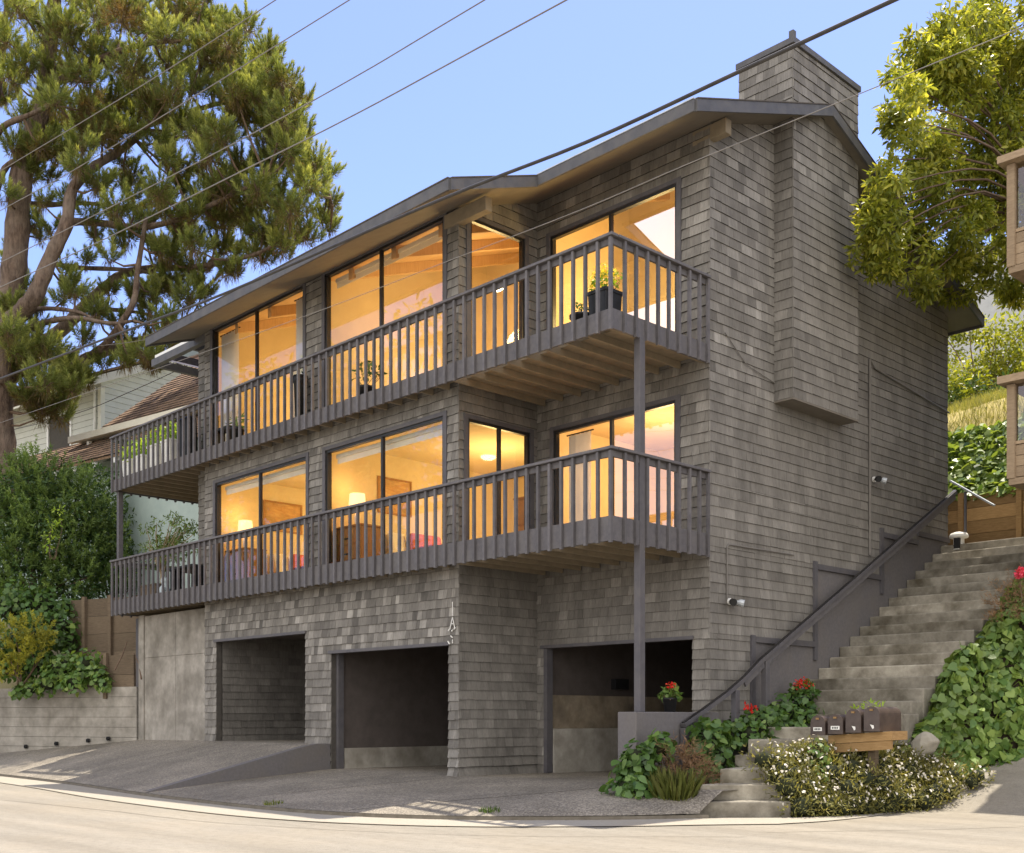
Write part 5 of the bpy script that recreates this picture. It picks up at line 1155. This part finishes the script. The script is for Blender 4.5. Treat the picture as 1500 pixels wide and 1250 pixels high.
# daisy mass round the mailboxes: low foliage sprinkled with pale flowers
def zsl(x, y): return zroad(x, y)
DC = []
FP = [(2.32, -1.22), (2.52, -.4), (2.74, .5), (3.0, 1.25), (3.3, 2.0)]
for k in range(120):
    u = random.random(); row = k % 4; q = u*3.999; i = int(q); f = q-i; fx, fy = (FP[i][j]+(FP[i+1][j]-FP[i][j])*f for j in (0, 1))
    x, y = fx-.1-row*.20+random.uniform(-.08, .08), fy+row*.05+random.uniform(-.1, .1); hh = row*.17*(1.15 if u < .55 else max(.2, 1.15-2.1*(u-.55)))
    DC.append((x, y, zsl(x, y)+.12+hh+random.uniform(-.03, .08), random.uniform(.2, .3)*(1 if u < .8 else .75)))
DC += [(2.45, -.35, .35, .28), (2.5, .0, .45, .28), (2.25, -.4, .55, .26), (2.3, .0, .62, .22), (2.62, .2, .4, .28)]
t = thing('daisy_bush', 'sprawling pale-flowered daisy ground cover round the mailbox post', 'plant', (2.7, -.6, .1))
w = MB()
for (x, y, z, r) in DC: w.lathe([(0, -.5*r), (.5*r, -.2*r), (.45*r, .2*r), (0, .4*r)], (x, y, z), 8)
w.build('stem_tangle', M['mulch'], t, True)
clumps('leaves', t, DC, LM['ground'], 2600, .075, .022, LANCE, -.3, .5, .22)
P, N = [], []
for (x, y, z, r) in DC:
    n = int(46*r*r*3.2); v = rdir(n); v[:, 2] = np.abs(v[:, 2])*.9+.05; v = unit(v); P.append(np.array([x, y, z])+v*r*rng.uniform(.9, 1.12, (n, 1))); N.append(v)
P = np.concatenate(P); N = np.concatenate(N); n = len(P); P6, D6, N6 = [], [], []
for k in range(5):
    th = k*2*math.pi/5; e1 = unit(np.cross(N, rdir(1)+.01)); e2 = np.cross(N, e1); P6.append(P); D6.append(e1*math.cos(th)+e2*math.sin(th)); N6.append(N)
leafmesh('flowers', np.concatenate(P6), np.concatenate(D6), np.concatenate(N6), .024, .02, OVAL, np.tile(rng.uniform(0, 1, n), 5), LM['petal'], t)
mass('leafy_bush', 'small bright leafy bush at the end of the mailbox shelf nearest the steps', 'plant', [(1.98, -.30, .72, .2), (2.05, -.42, .48, .22), (1.93, -.2, .9, .13)], (2.0, -.3, .1), 'ivy', .085, 1700, .6)
cl = thing('yellow_sprig', 'sunlit yellow-green sprigs peeking up behind the mailboxes', 'plant', (2.0, .95, 1.0)); CB = [(1.85, .9, 1.30, .13), (1.98, 1.0, 1.38, .13), (2.12, 1.05, 1.36, .13), (2.25, 1.0, 1.28, .12), (1.7, .85, 1.2, .12)]
stems('stems', cl, (2.0, 1.0, .9), CB, .01); clumps('leaves', cl, CB, LM['lime'], 2200, .08, .035, OVAL, 0, .6)
# pale stone beside the mailboxes
w = MB(); w.lathe([(0, -.2), (.24, -.15), (.3, .05), (.22, .22), (.1, .33), (0, .36)], (0, 0, 0), 9)
w.v = [(2.42+p[0]*.7*(1+.35*math.sin(p[2]*9+p[0]*7)), 1.75+p[1]*.6, .80+p[2]*.7+.35*p[0]) for p in w.v]; M['stone'] = surf('pale_stone', (.26, .235, .19), (.38, .35, .29), 6, .9, .4)
tag(w.build('boulder', M['stone'], None, loc=(2.42, 1.75, .7), bevel=.04), 'pale pointed stone behind the mailboxes below the ivy bank', 'stone')
# ivy bank right of the stairs
def zbank(x, y):
    h = (1.15+.60*max(0, y-1.3))*.92+.30; xe = 2.35+.42*(y-1); k = (1-sst(xe-.7, xe, x))*(.42+.58*sst(1.9, 2.7, x))
    return zroad(x, y)-.25+k*max(0, h-zroad(x, y)+.25)+(.12*math.sin(x*5+y*3)+.08*math.sin(y*7))*k
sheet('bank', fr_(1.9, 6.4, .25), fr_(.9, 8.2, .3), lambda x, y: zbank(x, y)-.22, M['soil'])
def bankivy(name, label, n, x0, x1, y0, y1, L, tone, pred=None):
    x = rng.uniform(x0, x1, n); y = rng.uniform(y0, y1, n); kp = x < 2.3+.42*(y-1); x, y = x[kp], y[kp]; n = len(x); z = np.array([zbank(a, b) for a, b in zip(x, y)])
    e = .05; gx = np.array([zbank(a+e, b)-zbank(a-e, b) for a, b in zip(x, y)])/(2*e); gy = np.array([zbank(a, b+e)-zbank(a, b-e) for a, b in zip(x, y)])/(2*e)
    N = unit(np.stack([-gx, -gy, np.ones(n)], 1)); t = thing(name, label, 'ivy', ((x0+x1)/2, (y0+y1)/2, float(np.mean(z))))
    P = np.stack([x, y, z], 1)+N*rng.uniform(-.12, .14, (n, 1)); D = unit(rdir(n)*.8-np.array([0, .2, .7])); leafmesh('leaves', P, D, unit(N+rdir(n)*.55), L*rng.uniform(.5, 1.2, n), L*rng.uniform(.6, 1.1, n), HEART, np.clip(rng.normal(tone, .17, n), 0, 1), LM['ivy'], t)
    return t
bankivy('ivy_bank', 'broad glossy ivy covering the bank right of the stairs', 22000, 1.95, 4.8, 1.3, 5.6, .14, .72)
bankivy('ivy_bank', 'upper ivy along the stair edge below the timber bays', 7000, 2.1, 4.8, 5.6, 8.1, .15, .72)
twiggy('dry_bush', 'rusty brown dry shrub on the ivy bank at the stair edge', 'shrub', pxC([(1478,880,24,17.2),(1495,900,22,17.2),(1465,905,14,17.1),(1490,860,16,17.4)]), at(1480, 930, 17.2), 800)
fl = thing('pink_flower', 'single pink bloom above the rusty shrub', 'flower', at(1494, 870, 17)); C1 = pxC([(1495,839,7,17)]); clumps('petals', fl, C1, LM['pink'], 26000, .05, .05, OVAL, 0, .5); stems('stem', fl, at(1494, 880, 17), C1, .008)
# right hillside: ivy slope, dry grass, hedge
n = 9000; x = rng.uniform(-2.2, 4.5, n); y = rng.uniform(8.4, 10.0, n); z = np.array([zhill_right(a, b) for a, b in zip(x, y)])
t = thing('ivy_slope', 'sunlit ivy covering the slope above the timber wall', 'ivy', (1, 9.2, 6.2)); NN = np.tile(np.array([[0, -.7, .75]]), (n, 1))
leafmesh('leaves', np.stack([x, y, z], 1)+NN*rng.uniform(.0, .22, (n, 1)), unit(rdir(n)-np.array([0, .3, .6])), unit(NN+rdir(n)*.5), .17*rng.uniform(.5, 1.2, n), .17*rng.uniform(.6, 1.1, n), HEART, np.clip(rng.normal(.95, .25, n), 0, 1), LM['ivy'], t)
n = 16000; x = rng.uniform(-5, 5, n); y = rng.uniform(9.7, 13.5, n); z = np.array([zhill_right(a, b) for a, b in zip(x, y)])
tag(leafmesh('dry_grass', np.stack([x, y, z], 1), unit(np.array([[0, -.1, 1.0]])+rng.normal(0, .3, (n, 3))), rdir(n), .22*rng.uniform(.5, 1.2, n), .016*np.ones(n), [(0, .5, 0), (0, -.5, 0), (1, 0, -.1)], np.clip(rng.normal(.75, .2, n), 0, 1), LM['grass']), kind='stuff')
hd = thing('hedge', 'bright yellow-green hedge along the hilltop behind the house', 'hedge', at(1440, 610, 28)); CB = []
for k in range(26):
    a = 1375+random.uniform(0, 190); b = random.uniform(500, 590); d = random.uniform(27, 29.5); CB.append((*at(a, b, d), random.uniform(.42, .62)))
for k in range(9): CB.append((*at(1380+k*20, random.uniform(475, 495), 28.5), .42))
stems('stems', hd, at(1440, 615, 28), CB, .03, every=2); clumps('foliage', hd, CB, LM['hedge'], 820, .15, .065, OVAL, .1, .5, .22)
ud = thing('hedge', 'darker bushy hedge base above the dry grass strip', 'hedge', at(1440, 625, 27.3)); CB = [(*at(1370+random.uniform(0, 190), random.uniform(570, 615), random.uniform(26.8, 27.8)), random.uniform(.3, .5)) for k in range(22)]
clumps('foliage', ud, CB, LM['dark'], 820, .13, .06, OVAL, .1, .6, .2); stems('stems', ud, at(1440, 630, 27.3), CB, .03, every=2)
# a street tree across the road, mirrored in the glass
st_ = thing('street_tree', 'round leafy street tree across the road, seen mirrored in the windows', 'tree', (-29, -17, 0)); w = MB(); w.tube([(-29, -17, 0), (-28.8, -17, 4), (-29, -17, 8)], [.45, .36, .3], 10); w.build('trunk', M['bark'], st_, True)
CB = [(-29+random.gauss(0, 3.6), -17+random.gauss(0, 1.6), 12.0+random.gauss(0, 2.4), random.uniform(1.2, 1.9)) for k in range(46)]
stems('branches', st_, (-29, -17, 7.6), CB, .08); clumps('crown', st_, CB, LM['shrub'], 170, .34, .16, OVAL, .3, .6)
